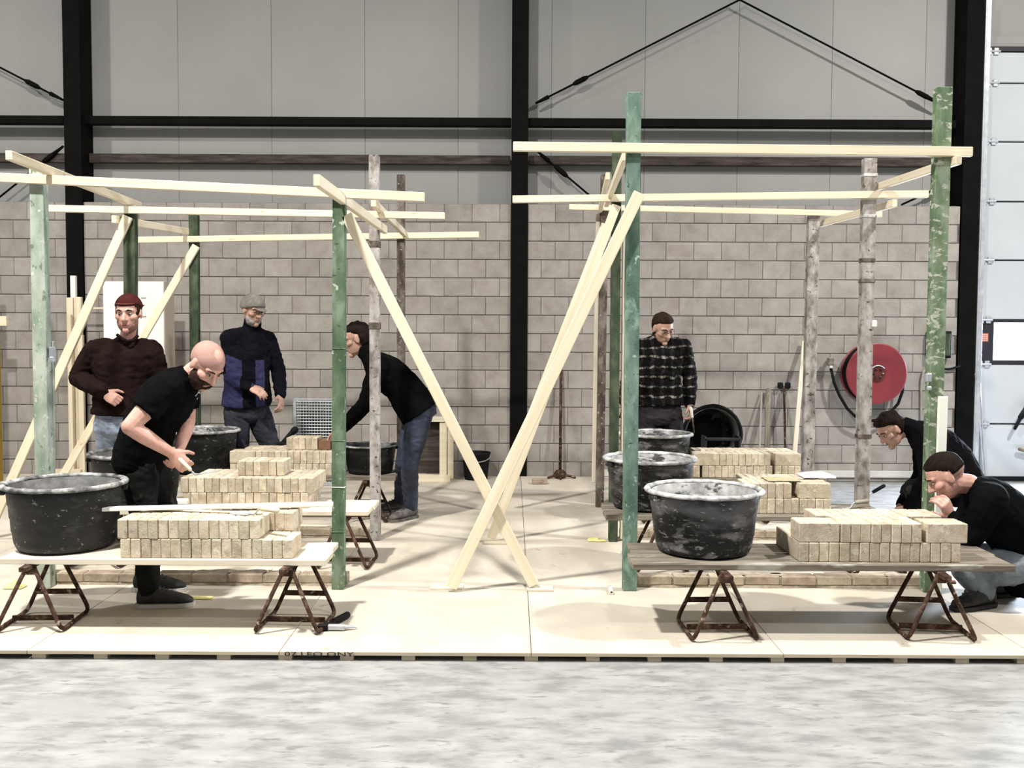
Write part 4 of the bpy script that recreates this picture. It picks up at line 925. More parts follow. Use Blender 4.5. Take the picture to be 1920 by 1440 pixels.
def hand(mb, w, d, n, t, curl=0.6, k=1.0, spread=0.1):
    """w wrist, d towards the fingers, n back of the hand, t towards the thumb"""
    d = V(d).normalized(); n = V(n); n = (n-d*n.dot(d)).normalized(); t0 = d.cross(n); t = t0 if t0.dot(V(t)) > 0 else -t0
    rings = []
    for (s, wd, th) in ((-0.02, 0.027, 0.022), (0.01, 0.030, 0.021), (0.05, 0.041, 0.017), (0.088, 0.042, 0.014), (0.096, 0.038, 0.011)):
        rings.append(mb.ering(w+d*s*k, t*wd*k, n*th*k, 14))
    mb.loft(rings)
    for i, (o, L) in enumerate(((0.031, 0.076), (0.0105, 0.086), (-0.0105, 0.080), (-0.031, 0.062))):
        p = w+(d*0.088+t*o)*k; dr = (d+t*spread*o*12).normalized(); ang = 0.0; rad = 0.0098*k
        ax = dr.cross(n).normalized()
        for j, f in enumerate((0.45, 0.31, 0.26)):
            ang += curl*(0.75, 1.0, 0.7)[j]*(1+0.08*i)
            q = dr*math.cos(ang)-n*math.sin(ang)
            p2 = p+q*L*f*k; mb.cap(p, p2, rad, rad*0.9, 10); p = p2; rad *= 0.9
    p = w+(d*0.02+t*0.026)*k; q = (d*0.62+t*0.62-n*0.35).normalized(); mb.cap(w+(d*0.005+t*0.014)*k, p+q*0.03*k, 0.018*k, 0.014*k, 10)
    p1 = p+q*0.052*k; mb.cap(p, p1, 0.0145*k, 0.0115*k, 10)
    q2 = (q+d*0.35-n*curl*0.5-t*0.25*curl).normalized(); mb.cap(p1, p1+q2*0.034*k, 0.0115*k, 0.009*k, 10)
def frame(c, f, u):
    f = V(f).normalized(); u = V(u); u = (u-f*u.dot(f)).normalized(); l = u.cross(f)
    return Matrix.Translation(V(c)) @ Matrix((f, l, u)).transposed().to_4x4()
def headmesh(mb, H):
    E = lambda c, r: mb.ell(c, r, H, 20, 14)
    def K(a, b, r0, r1): mb.cap(H @ V(a), H @ V(b), r0*HS, r1*HS, 12)
    E((-0.012, 0, 0.030), (0.098, 0.076, 0.090)); E((0.022, 0, -0.030), (0.068, 0.064, 0.085)); E((0.028, 0, -0.070), (0.055, 0.053, 0.042))
    E((0.052, 0, -0.062), (0.034, 0.043, 0.036))
    K((0.076, 0, -0.098), (0.070, 0, -0.10), 0.020, 0.022)
    K((0.083, 0, 0.016), (0.108, 0, -0.026), 0.0085, 0.0135)
    for s in (-1, 1):
        K((0.094, s*0.011, -0.030), (0.088, s*0.014, -0.028), 0.0085, 0.008)
        K((0.080, s*0.012, 0.031), (0.066, s*0.046, 0.030), 0.0125, 0.011)
        K((0.062, s*0.044, -0.016), (0.05, s*0.052, -0.014), 0.022, 0.020)
        E((-0.006, s*0.078, 0.0), (0.019, 0.008, 0.034)); K((0.004, s*0.072, -0.005), (0.004, s*0.072, 0.0), 0.014, 0.014)
    K((0.081, -0.020, -0.058), (0.081, 0.020, -0.058), 0.007, 0.007); K((0.079, -0.016, -0.069), (0.079, 0.016, -0.069), 0.008, 0.008)
HS = 1.08
def shell(H, c, r, zl, t=0.010, nz=0.0, soft=0.012, nu=40, nv=28, seed=0, squash=0.86, nf=22):
    """closed skull-fitting shell, thick where zl(p) says covered and sunk under the skin elsewhere"""
    rings = []
    for i in range(1, nv):
        a = math.pi*i/nv-math.pi/2; ring = []
        for j in range(nu):
            b = 2*math.pi*j/nu; d = V((math.cos(a)*math.cos(b), math.cos(a)*math.sin(b), math.sin(a)))
            p = V((c[0]+r[0]*d.x, c[1]+r[1]*d.y, c[2]+r[2]*d.z)); g = zl(p)
            w = min(1, max(0, g/soft*0.5+0.5)); w = w*w*(3-2*w)
            e = t+(nz*noise.noise(V((p.x*nf+seed, p.y*nf, p.z*nf))) if nz else 0)
            sc_ = squash+(1-squash)*w
            q = V((c[0]+(r[0]*sc_+e*w)*d.x, c[1]+(r[1]*sc_+e*w)*d.y, c[2]+(r[2]*sc_+e*w)*d.z))
            ring.append(H @ q)
        rings.append(ring)
    mb = MB(); mb.loft(rings); return mb
CR, RR = (-0.012, 0, 0.030), (0.098, 0.076, 0.090)
def hairline(p):
    if p.x > 0.035: return p.z-0.078+max(0, (0.075-p.x))*0.3
    if p.x > -0.02: return p.z-(0.028+(p.x+0.02)*0.75)
    return p.z+0.055
def person(name, base, label, J, head, top, trousers, skin='skin', sleeve=1.0, build=1.0, hands=None, topm='tee', trm='work', shoes=None, shoem='shoe', sole='sole', hem=0.0, hemz=None, hair=None, wr=0.006, collar=None, legb=1.0, neck_r=0.056, yoke=None, sleeve_b=1.0):
    """J: world joints; hands: {side: (dir, normal, thumb, curl)}"""
    rt = root('person', base, label, 'person')
    J = {k: V(v) for k, v in J.items()}
    hipL, hipR, shL, shR = J['hipL'], J['hipR'], J['shL'], J['shR']
    pel = (hipL+hipR)/2; shm = (shL+shR)/2; nb = J['neck']; mid = J.get('waist', lerp(pel, shm, 0.45)); chest = lerp(mid, shm, 0.6)
    uh = (hipL-hipR).normalized(); us = (shL-shR).normalized()
    hc, hf, hu = head
    H = frame(hc, hf, hu) @ Matrix.Scale(HS, 4)
    def torso(mb, inf, lo=0.0, b=build, hx=0.0, hz=None):
        t0 = (mid-pel).normalized()
        pts = [(pel-t0*(0.06+lo), uh, 0.155*b+inf+hx*2, 0.105*b+inf+hx*2, t0), (pel-t0*0.02, uh, 0.175*b+inf+hx, 0.120*b+inf+hx, t0), (lerp(pel, mid, 0.5), uh, 0.165*b+inf+hx, 0.118*b+inf+hx, t0),
               (mid, (uh+us).normalized(), 0.160*b+inf, 0.118*b+inf, (shm-pel).normalized()), (chest, us, 0.178*b+inf, 0.128*b+inf, (shm-mid).normalized()),
               (lerp(chest, shm, 0.75), us, 0.180*b+inf, 0.112*b+inf, (shm-mid).normalized()), (lerp(shm, nb, 0.45), us, 0.115*b+inf, 0.080*b+inf, (nb-mid).normalized()), (lerp(shm, nb, 0.86), us, 0.058+inf*0.9, 0.056+inf*0.9, (nb-shm).normalized())]
        if hz is not None:
            first = (pel+t0*hz, uh, (0.168-0.05*hz)*b+inf+hx*1.6, 0.118*b+inf+hx*1.6, t0)
            pts = [first]+[q for q in pts if (q[0]-pel).dot(t0) > hz+0.02]
        rings = []
        for c, u, a, bb, t in pts:
            u = (u-t*u.dot(t)).normalized(); v = t.cross(u); rings.append(mb.ering(c, u*a, v*bb, 24))
        mb.loft(rings)
    def arm(mb, s, inf, upto=2.0, k0=1.0):
        sh, el, wr_ = J['sh'+s], J['el'+s], J['wr'+s]
        inn = lerp(sh, shm, 0.35)
        mb.cap(inn, sh, 0.072*build+inf, 0.062*build+inf*k0)
        mb.cap(lerp(nb, shm, 0.22), lerp(shm, sh, 0.72)+(nb-shm)*0.10, 0.042+inf, 0.055+inf)
        if upto >= 1:
            mb.chain([sh, lerp(sh, el, 0.45), el], [0.061*build+inf*k0, 0.054*build+inf*k0, 0.044+inf*k0])
            e2 = lerp(el, wr_, min(1, upto-1)); mb.chain([el, lerp(el, e2, 0.35), e2], [0.044+inf*k0, 0.045+inf*k0, 0.044-0.016*min(1, upto-1)+inf*k0])
        else:
            e2 = lerp(sh, el, upto); d = (e2-sh).normalized(); a = d.orthogonal().normalized(); bq = d.cross(a)
            mb.loft([mb.ering(sh, a*(0.066+inf), bq*(0.066+inf), 16), mb.ering(lerp(sh, e2, 0.5), a*(0.063+inf*1.2), bq*(0.063+inf*1.2), 16), mb.ering(e2, a*(0.058+inf*1.5), bq*(0.058+inf*1.5), 16)])
    def leg(mb, s, inf, end=1.0):
        h, k, a = J['hip'+s], J['kn'+s], J['an'+s]; b = legb
        a2 = lerp(k, a, end)
        mb.chain([h, lerp(h, k, 0.45), k, lerp(k, a, 0.35), a2], [0.092*b+inf, 0.082*b+inf, 0.058*b+inf, 0.056*b+inf, 0.042*b+inf*1.2])
    # ---- body, one continuous surface
    mb = MB(); torso(mb, -0.012); headmesh(mb, H)
    mb.cap(lerp(nb, V(hc), 0.06), H @ V((-0.02, 0, -0.055)), neck_r*0.92, neck_r*0.98)
    for s in 'LR':
        arm(mb, s, 0.0); leg(mb, s, -0.012)
        an = J['an'+s]; toe = J['toe'+s]; fd = V((toe.x-an.x, toe.y-an.y, 0)).normalized(); mb.chain([an, V((an.x, an.y, an.z-0.035)), V((an.x, an.y, an.z-0.045))+fd*0.15], [0.034, 0.03, 0.02])
        hd = hands[s] if hands and s in hands else None
        if hd is None:
            d = (J['wr'+s]-J['el'+s]).normalized(); hd = (d, d.orthogonal(), (0, -1, 0), 0.5)
        hand(mb, J['wr'+s], hd[0], hd[1], hd[2], hd[3], 1.06)
    me = remesh(mb, 0.0052, 2); wlink('body', me, M[skin], rt)
    # ---- clothes
    mb = MB(); torso(mb, 0.016, hem, hx=0.014 if topm != 'tee' else 0.004, hz=hemz)
    for s in 'LR': arm(mb, s, 0.015*sleeve_b, sleeve)
    if collar: mb.cap(lerp(shm, nb, 0.3), lerp(nb, V(hc), collar), 0.085, 0.074)
    me = remesh(mb, 0.0085, 3, wr, R.random()*50)
    tp = wlink(top, me, M[topm], rt)
    if yoke:
        me.materials.append(M[yoke[0]])
        fl = np.zeros(len(me.polygons), dtype=np.int32); ce = np.empty(len(me.polygons)*3); me.polygons.foreach_get('center', ce); ce = ce.reshape(-1, 3)+np.array(base)
        for i, p in enumerate(ce):
            if yoke[1](V(p), J): fl[i] = 1
        me.polygons.foreach_set('material_index', fl)
    mb = MB()
    t0 = (mid-pel).normalized(); rings = []
    for (o, a, bb) in ((-0.09, 0.11, 0.095), (-0.03, 0.172, 0.120), (0.04, 0.168, 0.116), (0.12, 0.156, 0.110)):
        u = (uh-t0*uh.dot(t0)).normalized(); v = t0.cross(u); rings.append(mb.ering(pel+t0*o, u*(a*build+0.009), v*(bb*build+0.009), 24))
    mb.loft(rings)
    for s in 'LR': leg(mb, s, 0.014, 0.97)
    me = remesh(mb, 0.0085, 3, wr, R.random()*50); wlink(trousers, me, M[trm], rt)
    # ---- shoes
    for s in 'LR':
        an, toe = J['an'+s], J['toe'+s]; d = V((toe.x-an.x, toe.y-an.y, 0)); pitch = J.get('pitch'+s, 0.0); d.normalize(); up = V((0, 0, 1)); sd = up.cross(d)
        gz = J['gz'+s].z if 'gz'+s in J else DECK
        hl = V((an.x, an.y, gz))-d*0.055
        def ringat(x_, w, z0, z1): return [hl+d*x_+sd*w*math.cos(q)+up*((z0+z1)/2+(z1-z0)/2*math.sin(q)) for q in [2*math.pi*j/16 for j in range(16)]]
        b = MB(); b.loft([ringat(-0.01, 0.028, 0.02, 0.09), ringat(0.02, 0.044, 0.015, 0.125), ringat(0.085, 0.048, 0.015, 0.125), ringat(0.14, 0.049, 0.015, 0.098), ringat(0.20, 0.053, 0.015, 0.082), ringat(0.26, 0.046, 0.015, 0.064), ringat(0.295, 0.022, 0.018, 0.045)])
        b.cap(V((an.x, an.y, gz+0.07)), lerp(V((an.x, an.y, gz+0.1)), J['kn'+s], 0.12), 0.05, 0.052)
        me = remesh(b, 0.008, 2); so = wlink('shoe', me, M[shoem], rt)
        def flatr(x_, w): return [hl+d*x_+sd*sg*w+up*z for sg, z in ((-1, 0.002), (1, 0.002), (1, 0.024), (-1, 0.024))]
        b = MB(); b.loft([flatr(-0.02, 0.024), flatr(0.01, 0.044), flatr(0.08, 0.050), flatr(0.14, 0.051), flatr(0.2, 0.056), flatr(0.26, 0.049), flatr(0.30, 0.026)])
        me = b.mesh('sole'); me.transform(Matrix.Translation(-V(rt.location))); link('sole', me, M[sole], so)
        b = MB()
        for q in range(4):
            c = hl+d*(0.11+0.022*q)+up*(0.112-0.009*q); b.cap(c-sd*0.022, c+sd*0.022, 0.0045, 0.0045, 6)
        me = b.mesh('laces', smooth=True); me.transform(Matrix.Translation(-V(rt.location))); link('laces', me, M['grey_trousers'], so)
    # ---- face
    for s in (-1, 1):
        b = MB(); b.ell((0.0755, s*0.031, 0.009), (0.012, 0.0135, 0.0065), H, 12, 8); ey = wlink('eye', b, M['eye'], rt, True)
        b = MB(); b.ell((0.0850, s*0.031, 0.0085), (0.0045, 0.0062, 0.0055), H, 10, 6); me = b.mesh('iris', smooth=True); me.transform(Matrix.Translation(-V(rt.location))); link('iris', me, M['iris'], ey)
        b = MB(); b.tube([H @ V((0.092, s*0.014, 0.030)), H @ V((0.0905, s*0.030, 0.036)), H @ V((0.074, s*0.049, 0.029))], [0.0035, 0.0048, 0.003], 6); wlink('eyebrow', b, M[(hair or {}).get('brow', 'hair')], rt, True)
    b = MB(); b.ell((0.0855, 0, -0.060), (0.0075, 0.024, 0.0036), H, 12, 6); b.ell((0.0840, 0, -0.067), (0.0075, 0.021, 0.0042), H, 12, 6); wlink('lips', b, M['lip'], rt, True)
    return rt, H
def hairpart(rt, H, m='hair', name='hair', t=0.012, nz=0.006, fn=hairline, seed=0, **k): return wlink(name, shell(H, CR, RR, fn, t, nz, seed=seed, **k), M[m], rt, True)
def beardpart(rt, H, m, t=0.006, top=-0.045, nz=0.003):
    f = lambda p: -1 if (p.x > 0.06 and abs(p.y) < 0.024 and -0.076 < p.z < -0.056) else min(top-p.z+(0.028 if p.x < 0.055 else 0), p.x-(-0.002))
    return wlink('beard', shell(H, (0.026, 0, -0.048), (0.064, 0.064, 0.076), f, t, nz, 0.02, squash=0.80, nf=50), M[m], rt, True)
def glasses(rt, H):
    b = MB()
    for s in (-1, 1):
        b.tube([H @ V((0.098-abs(s*0.032+0.019*math.cos(q)-0)*0.12, s*0.032+0.021*math.cos(q), 0.006+0.017*math.sin(q))) for q in np.linspace(0, 2*math.pi, 18)[:-1]], 0.0017, 5, closed=True)
        b.tube([H @ V((0.093, s*0.054, 0.010)), H @ V((0.06, s*0.074, 0.012)), H @ V((-0.002, s*0.079, 0.012))], 0.0016, 5)
    b.tube([H @ V((0.098, -0.012, 0.010)), H @ V((0.101, 0, 0.013)), H @ V((0.098, 0.012, 0.010))], 0.0016, 5)
    wlink('glasses', b, M['lens'], rt, True)
def A(px, py, Y): return at(px, py, Y)
def decal(rt, part, lines, name, r=0.0045):
    """thin raised print laid on the cloth where it is worn"""
    o = [c for c in rt.children if c.name.split('.')[0] == part][0]; loc = V(rt.location); b = MB(); P0 = V((0, 0, CZ))
    for ln in lines:
        pts = []
        for (px, py) in ln:
            ok, hit, nrm, _ = o.ray_cast(P0-loc, ray(px, py).normalized())
            if ok: pts.append(hit+loc+nrm*0.001)
        if len(pts) > 1: b.tube(pts, r, 5)
    if b.v: wlink(name, b, M['logo'], rt, True)

# 1 bald man stooping, black T-shirt
J = dict(hipR=A(258, 850, 5.43), hipL=A(272, 850, 5.60), shR=A(312, 728, 5.22), shL=A(345, 722, 5.58), neck=A(358, 700, 5.38), waist=A(282, 795, 5.47),
         elR=A(243, 800, 5.10), wrR=A(322, 850, 5.22), elL=A(352, 790, 5.62), wrL=A(338, 840, 5.42), knR=A(270, 968, 5.42), knL=A(312, 962, 5.58),
         anR=gr(280, 1138)+V((0, 0, 0.09)), anL=gr(272, 1108)+V((0, 0, 0.09)), toeR=gr(345, 1136), toeL=gr(330, 1108))
rt, H = person('bald', gr(275, 1125), 'bald bearded person in black T-shirt stooping with a trowel', J, (A(386, 684, 5.36), (0.58, -0.40, -0.74), (0.46, -0.22, 0.86)), 't_shirt', 'trousers', 'skin', 0.62, 1.08,
               dict(R=(A(345, 872, 5.24)-J['wrR'], (-0.1, -0.9, 0.4), (0.3, 0, 0.9), 0.95), L=(A(333, 866, 5.36)-J['wrL'], (0.6, 0.7, 0.3), (-0.3, -0.7, 0.3), 0.8)), 'tee', 'work', shoem='shoe', hem=0.02, hair=dict(brow='hair_b'), legb=1.05, neck_r=0.062)
hairpart(rt, H, 'stubble', 'shaved_hair', 0.0022, 0.0, fn=lambda p: min(p.z-0.02+max(0, -p.x)*0.9, 0.062-abs(p.x+0.03)*0.55-max(0, p.z-0.075)*1.1+0.01) if p.x > -0.06 else p.z+0.05, soft=0.03, squash=0.93)
beardpart(rt, H, 'beard', 0.013, -0.036, 0.006)
hp = A(352, 876, 5.20)
tr = root('pointing_trowel', hp, 'pointing trowel held in the bald man\'s right hand', 'trowel')
q0, q1, q2, q3 = A(338, 862, 5.20), A(356, 880, 5.20), A(366, 890, 5.22), A(412, 884, 5.26)
b = MB(); b.cap(q0, q1, 0.012, 0.011); wlink('handle', b, M['pine'], tr, True)
b = MB(); b.tube([q1, lerp(q1, q2, 0.7), q2, lerp(q2, q3, 0.15)], 0.005, 8); wlink('shank', b, M['steel'], tr, True)
d = (q3-q2).normalized(); sd = V((0, 1, 0)); sd = (sd-d*sd.dot(d)).normalized(); up_ = d.cross(sd)
b = MB(); pts = [q2, q2+d*0.03+sd*0.03, q3, q2+d*0.03-sd*0.03]; b.add([p+up_*0.0 for p in pts]+[p+up_*0.003 for p in pts], [(3, 2, 1, 0), (4, 5, 6, 7)]+[(i, (i+1) % 4, 4+(i+1) % 4, 4+i) for i in range(4)]); wlink('blade', b, M['steel'], tr)
decal(rt, 't_shirt', [[(366, 742), (372, 734), (374, 738), (369, 748)]], 'shirt_print')

# 2 man in dark red cap
Y = 6.88
J = dict(hipR=A(207, 800, Y), hipL=A(256, 800, Y), shR=A(180, 660, Y), shL=A(282, 660, Y+0.02), neck=A(238, 640, Y), waist=A(232, 722, Y),
         elR=A(146, 708, Y+0.04), wrR=A(196, 738, Y-0.20), elL=A(304, 722, Y+0.05), wrL=A(292, 790, Y-0.1), knR=A(212, 910, Y), knL=A(258, 910, Y),
         anR=A(214, 1004, Y), anL=A(262, 1004, Y), toeR=A(204, 1022, Y-0.2), toeL=A(272, 1022, Y-0.2))
J['anR'].z = J['anL'].z = DECK+0.09
rt, H = person('cap', (J['anR'].x+0.09, Y, DECK), 'person in dark red cap and dark brown sweater looking on', J, (A(241, 588, Y-0.05), (0.06, -0.98, -0.16), (0.02, -0.16, 0.98)), 'sweater', 'jeans', 'skin', 1.98, 1.16,
               dict(R=(A(222, 752, Y-0.24)-J['wrR'], (-0.2, -0.85, 0.5), (0.3, -0.2, 0.9), 1.15)), 'brown_knit', 'jeans_light', hemz=0.09, hair=dict(brow='hair'), sleeve_b=1.3, wr=0.010)
hairpart(rt, H, 'hair_b', 'hair', 0.004, 0.0, fn=lambda p: (p.z+0.012 if p.x < 0.045 and p.x > -0.03 else (p.z+0.05 if p.x <= -0.03 else -1)))
hairpart(rt, H, 'cap', 'cap', 0.012, 0.0, fn=lambda p: p.z-(0.060 if p.x > 0.02 else 0.030+max(0, p.x+0.02)*0.6), soft=0.006)
b = MB(); b.ell((-0.13, 0, 0.035), (0.07, 0.062, 0.006), H, 20, 8); wlink('cap_brim', b, M['cap'], rt, True)
b = MB(); b.tube([H @ V((0.085-abs(s)*abs(s)*8, s, 0.073)) for s in np.linspace(-0.06, 0.06, 9)], 0.006, 6); wlink('cap_strap', b, M['red_dark'], rt, True)
beardpart(rt, H, 'beard_soft', 0.003, -0.048, 0.001)
b = MB(); b.tube([A(222, 628, Y-0.05)+V((0, -0.02, 0)), A(232, 637, Y-0.10), A(240, 640, Y-0.115), A(249, 638, Y-0.10), A(258, 630, Y-0.05)], 0.012, 8); wlink('neckband', b, M['brown_knit'], rt, True)

# 3 man in grey beanie
Y = 8.42
J = dict(hipR=A(444, 772, Y-0.02), hipL=A(482, 770, Y+0.10), shR=A(432, 636, Y-0.10), shL=A(500, 638, Y+0.16), neck=A(474, 612, Y), waist=A(464, 705, Y),
         elR=A(432, 708, Y-0.10), wrR=A(468, 726, Y-0.22), elL=A(522, 694, Y+0.16), wrL=A(526, 742, Y+0.05), knR=A(448, 862, Y-0.05), knL=A(512, 850, Y+0.05),
         anR=A(452, 940, Y), anL=A(530, 940, Y+0.1), toeR=A(480, 950, Y-0.12), toeL=A(560, 950, Y))
J['anR'].z = J['anL'].z = DECK+0.09
def violet(p, J):
    q = (p.z-J['waist'].z); x = p.x-J['waist'].x
    if q < -0.50: return False
    w = 0.035 < abs(x-0.03) or False
    if p.x > J['elL'].x-0.075 and q > -0.25: return False
    return (q < 0.19-0.45*max(0, min(0.1, x+0.12)) and (x < 0.0 or 0.10 < x < 0.17)) and not (x < -0.14 and q > 0.02)
rt, H = person('beanie', (J['anR'].x+0.15, Y, DECK), 'person in grey knit cap and violet-blue and black jacket', J, (A(474, 582, Y-0.05), (0.74, -0.60, -0.28), (0.20, -0.14, 0.97)), 'jacket', 'trousers', 'skin_shade', 1.95, 1.12,
               dict(R=(A(494, 738, Y-0.25)-J['wrR'], (0.1, -0.6, 0.8), (0.2, 0.5, 0.6), 0.45), L=(A(528, 765, Y-0.02)-J['wrL'], (0.9, -0.3, 0), (0, -1, 0), 0.5)), 'navy', 'grey_trousers', hemz=0.06, hair=dict(brow='hair_b'), collar=0.35, yoke=('violet', violet), sleeve_b=1.3, wr=0.010, legb=1.08)
hairpart(rt, H, 'beanie', 'knit_cap', 0.016, 0.002, fn=lambda p: p.z-(0.012+max(-0.03, p.x)*0.42), soft=0.008)
b = MB(); b.tube([H @ V((0.093*math.cos(q)-0.012, 0.082*math.sin(q), 0.022+max(-0.03, 0.093*math.cos(q)-0.012)*0.42)) for q in np.linspace(0, 2*math.pi, 29)[:-1]], 0.010, 8, closed=True); wlink('knit_band', b, M['beanie'], rt, True)
b = MB(); b.ell((0.10, 0, 0.050), (0.035, 0.05, 0.006), H @ Matrix.Rotation(0.15, 4, 'Y'), 18, 8); wlink('peak', b, M['beanie'], rt, True)
beardpart(rt, H, 'beard_grey', 0.005, -0.066, 0.003)
glasses(rt, H)

# 4 man in blue jeans bending to the left
Y = 7.80
J = dict(hipL=A(788, 772, Y-0.09), hipR=A(784, 772, Y+0.09), shL=A(712, 688, Y-0.18), shR=A(708, 690, Y+0.18), neck=A(690, 664, Y), waist=A(752, 722, Y),
         elL=A(690, 752, Y-0.20), wrL=A(641, 803, Y-0.02), elR=A(684, 760, Y+0.22), wrR=A(640, 806, Y+0.12), knL=A(768, 872, Y-0.08), knR=A(757, 870, Y+0.10),
         anL=gr(770, 972)+V((0, 0, 0.09)), anR=gr(752, 958)+V((0, 0, 0.09)), toeL=gr(722, 982), toeR=gr(706, 962))
rt, H = person('jeansman', gr(765, 968), 'person in black sweater and blue jeans bending over bricks', J, (A(669, 637, Y), (-0.93, -0.12, -0.30), (-0.28, 0.02, 0.96)), 'sweater', 'jeans', 'skin_shade', 1.9, 1.10,
               dict(L=(A(612, 826, Y+0.12)-J['wrL'], (0.3, -0.5, 0.8), (-0.2, -0.8, -0.2), 0.5), R=(A(612, 830, Y+0.16)-J['wrR'], (0.3, 0.4, 0.8), (-0.2, 0.8, -0.2), 0.5)), 'soft_black', 'jeans', shoem='shoe_dusty', sole='shoe_dusty', hemz=-0.02, hair=dict(brow='hair'), sleeve_b=1.25, collar=0.22, legb=1.02)
hairpart(rt, H, 'hair', 'hair', 0.016, 0.014, seed=3, nf=34)
glasses(rt, H)
decal(rt, 'sweater', [[(735+9*math.cos(q), 653+4.5*math.sin(q)+2*math.cos(q)) for q in np.linspace(0, 2*math.pi, 22)], [(731, 654), (739, 653.5)], [(730, 650.5), (740, 656.5)]], 'back_print')

# 5 man in checked shirt
Y = 8.52
J = dict(hipR=A(1216, 778, Y), hipL=A(1258, 778, Y), shR=A(1197, 653, Y), shL=A(1279, 652, Y), neck=A(1236, 634, Y+0.03), waist=A(1236, 712, Y+0.02),
         elR=A(1178, 708, Y+0.06), wrR=A(1170, 756, Y-0.02), elL=A(1294, 708, Y+0.05), wrL=A(1293, 758, Y-0.02), knR=A(1214, 866, Y-0.02), knL=A(1264, 866, Y-0.02),
         anR=A(1214, 940, Y), anL=A(1266, 940, Y), toeR=A(1206, 950, Y-0.2), toeL=A(1278, 950, Y-0.2))
J['anR'].z = J['anL'].z = DECK+0.09
rt, H = person('checked', (A(1240, 950, Y).x, Y, DECK), 'person in black checked flannel shirt looking down behind tubs', J, (A(1243, 616, Y-0.08), (0.34, -0.82, -0.46), (0.10, -0.44, 0.89)), 'flannel_shirt', 'trousers', 'skin_shade', 1.95, 1.08,
               dict(R=(A(1172, 785, Y-0.05)-J['wrR'], (-0.9, -0.3, 0), (0, -1, 0), 0.7), L=(A(1298, 786, Y-0.05)-J['wrL'], (0.9, -0.3, 0), (0, -1, 0), 0.8)), 'flannel', 'char_trousers', hemz=0.085, hair=dict(brow='hair'), sleeve_b=1.35, collar=0.25, wr=0.010)
hairpart(rt, H, 'hair_b', 'hair', 0.012, 0.007, seed=8, nf=34)
glasses(rt, H)
tr = root('steel_rod', A(1297, 780, Y-0.09), 'thin steel tool held by the checked shirt man', 'tool')
b = MB(); b.cap(A(1294, 765, Y-0.09), A(1298, 782, Y-0.09), 0.010, 0.011); wlink('handle', b, M['pine_pale'], tr, True)
b = MB(); b.tube([A(1298, 782, Y-0.09), A(1301, 812, Y-0.09)], 0.007, 6); wlink('shaft', b, M['rust'], tr, True)
tr = root('pointing_trowel', A(1168, 780, Y-0.1), 'small trowel held behind the teal post by checked shirt man', 'trowel')
b = MB(); b.cap(A(1168, 765, Y-0.1), A(1163, 782, Y-0.1), 0.011, 0.011); wlink('handle', b, M['dull_black'], tr, True)
b = MB(); b.tube([A(1163, 782, Y-0.1), A(1164, 792, Y-0.1), A(1172, 796, Y-0.1), A(1182, 797, Y-0.1)], [0.005, 0.005, 0.016, 0.003], 6); wlink('blade', b, M['steel'], tr, True)

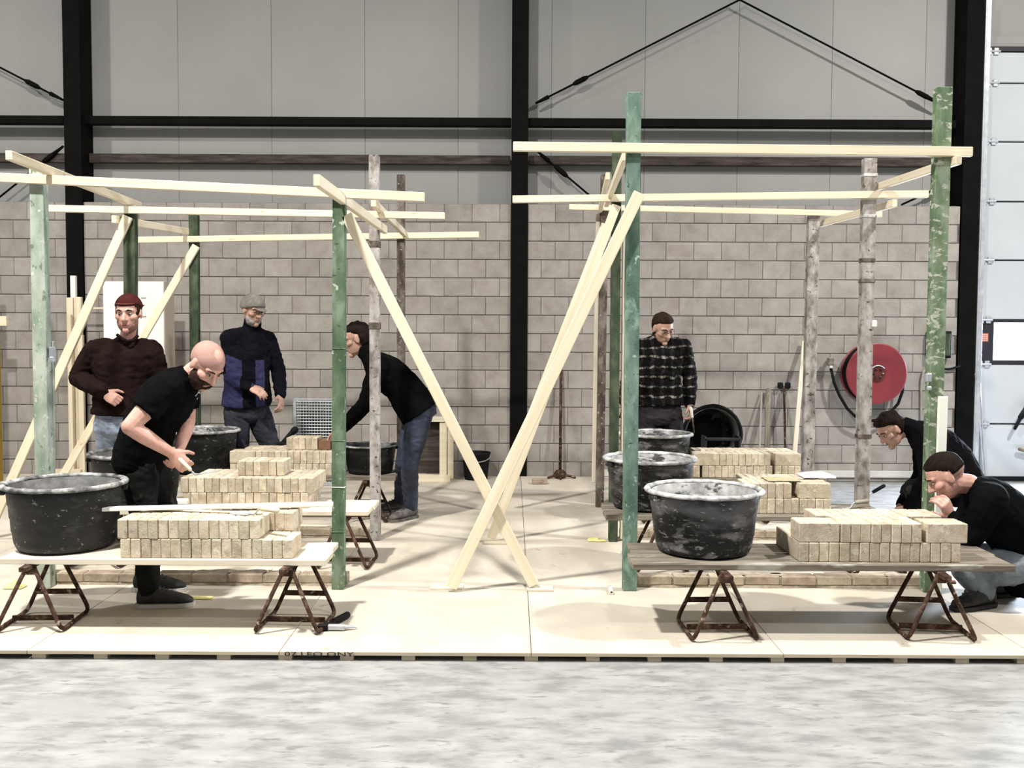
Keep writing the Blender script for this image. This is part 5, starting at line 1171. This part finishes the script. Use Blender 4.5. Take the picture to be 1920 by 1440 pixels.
# 6 dark-haired man crouching behind the right green post
Y = 7.40
J = dict(hipL=A(1806, 908, Y-0.10), hipR=A(1802, 908, Y+0.10), shL=A(1738, 822, Y-0.20), shR=A(1734, 820, Y+0.20), neck=A(1708, 798, Y), waist=A(1786, 862, Y),
         elL=A(1740, 896, Y-0.26), wrL=A(1704, 952, Y-0.20), elR=A(1728, 892, Y+0.26), wrR=A(1690, 948, Y+0.12), knL=A(1712, 916, Y-0.16), knR=A(1706, 922, Y+0.14),
         anL=A(1742, 990, Y-0.14), anR=A(1752, 990, Y+0.14), toeL=A(1690, 1000, Y-0.14), toeR=A(1700, 1000, Y+0.14))
J['anR'].z = J['anL'].z = DECK+0.09
rt, H = person('crouch', (A(1750, 1000, Y).x, Y, DECK), 'dark-haired person in black jacket crouching behind the right post', J, (A(1670, 806, Y), (-0.76, -0.22, -0.62), (-0.60, -0.05, 0.80)), 'jacket', 'trousers', 'skin_shade', 1.95, 1.16,
               dict(L=(A(1686, 976, Y-0.16)-J['wrL'], (-0.4, -0.8, 0.3), (-0.5, 0.5, 0.5), 0.7), R=(A(1672, 972, Y+0.08)-J['wrR'], (-0.4, 0.8, 0.3), (-0.5, -0.5, 0.5), 0.7)), 'dark_jacket', 'work', hem=0.05, hair=dict(brow='hair'), sleeve_b=1.3, collar=0.22, legb=1.05)
hairpart(rt, H, 'hair', 'hair', 0.017, 0.010, seed=5, nf=30)

# 7 man squatting at the front right table
Y = 5.50
J = dict(hipL=A(1925, 1058, Y-0.12), hipR=A(1930, 1052, Y+0.12), shL=A(1858, 938, Y-0.22), shR=A(1842, 930, Y+0.20), neck=A(1820, 908, Y-0.02), waist=A(1905, 1000, Y),
         elL=A(1815, 1018, Y-0.20), wrL=A(1783, 968, Y-0.12), elR=A(1790, 1020, Y+0.24), wrR=A(1770, 1050, Y+0.06), knL=A(1812, 1070, 5.44), knR=A(1800, 1046, Y+0.22),
         anL=gr(1846, 1138)+V((0, 0, 0.09)), anR=gr(1880, 1118)+V((0, 0, 0.09)), toeL=gr(1790, 1146), toeR=gr(1822, 1120))
rt, H = person('squat', gr(1860, 1132), 'short-haired person in black sweater and faded jeans squatting at right', J, (A(1773, 893, Y-0.05), (-0.80, 0.16, -0.58), (-0.52, 0.10, 0.85)), 'sweater', 'jeans', 'skin', 1.9, 1.20,
               dict(L=(A(1766, 932, Y-0.16)-J['wrL'], (0.3, -0.9, 0.2), (-0.9, 0.1, 0.4), 0.75), R=(A(1766, 1085, Y+0.0)-J['wrR'], (-0.8, 0.3, 0.3), (0.2, -0.8, 0.2), 0.7)), 'soft_black', 'jeans_grey', hem=0.06, hair=dict(brow='hair'), sleeve_b=1.3, legb=1.15, neck_r=0.062, shoem='shoe', sole='shoe')
hairpart(rt, H, 'hair', 'hair', 0.009, 0.004, seed=9, fn=lambda p: (hairline(p) if p.x > -0.02 else p.z-0.004))
hairpart(rt, H, 'stubble', 'clipped_hair', 0.003, 0.0, fn=lambda p: (p.z+0.02 if p.x < 0.0 else -1), soft=0.02, squash=0.92)
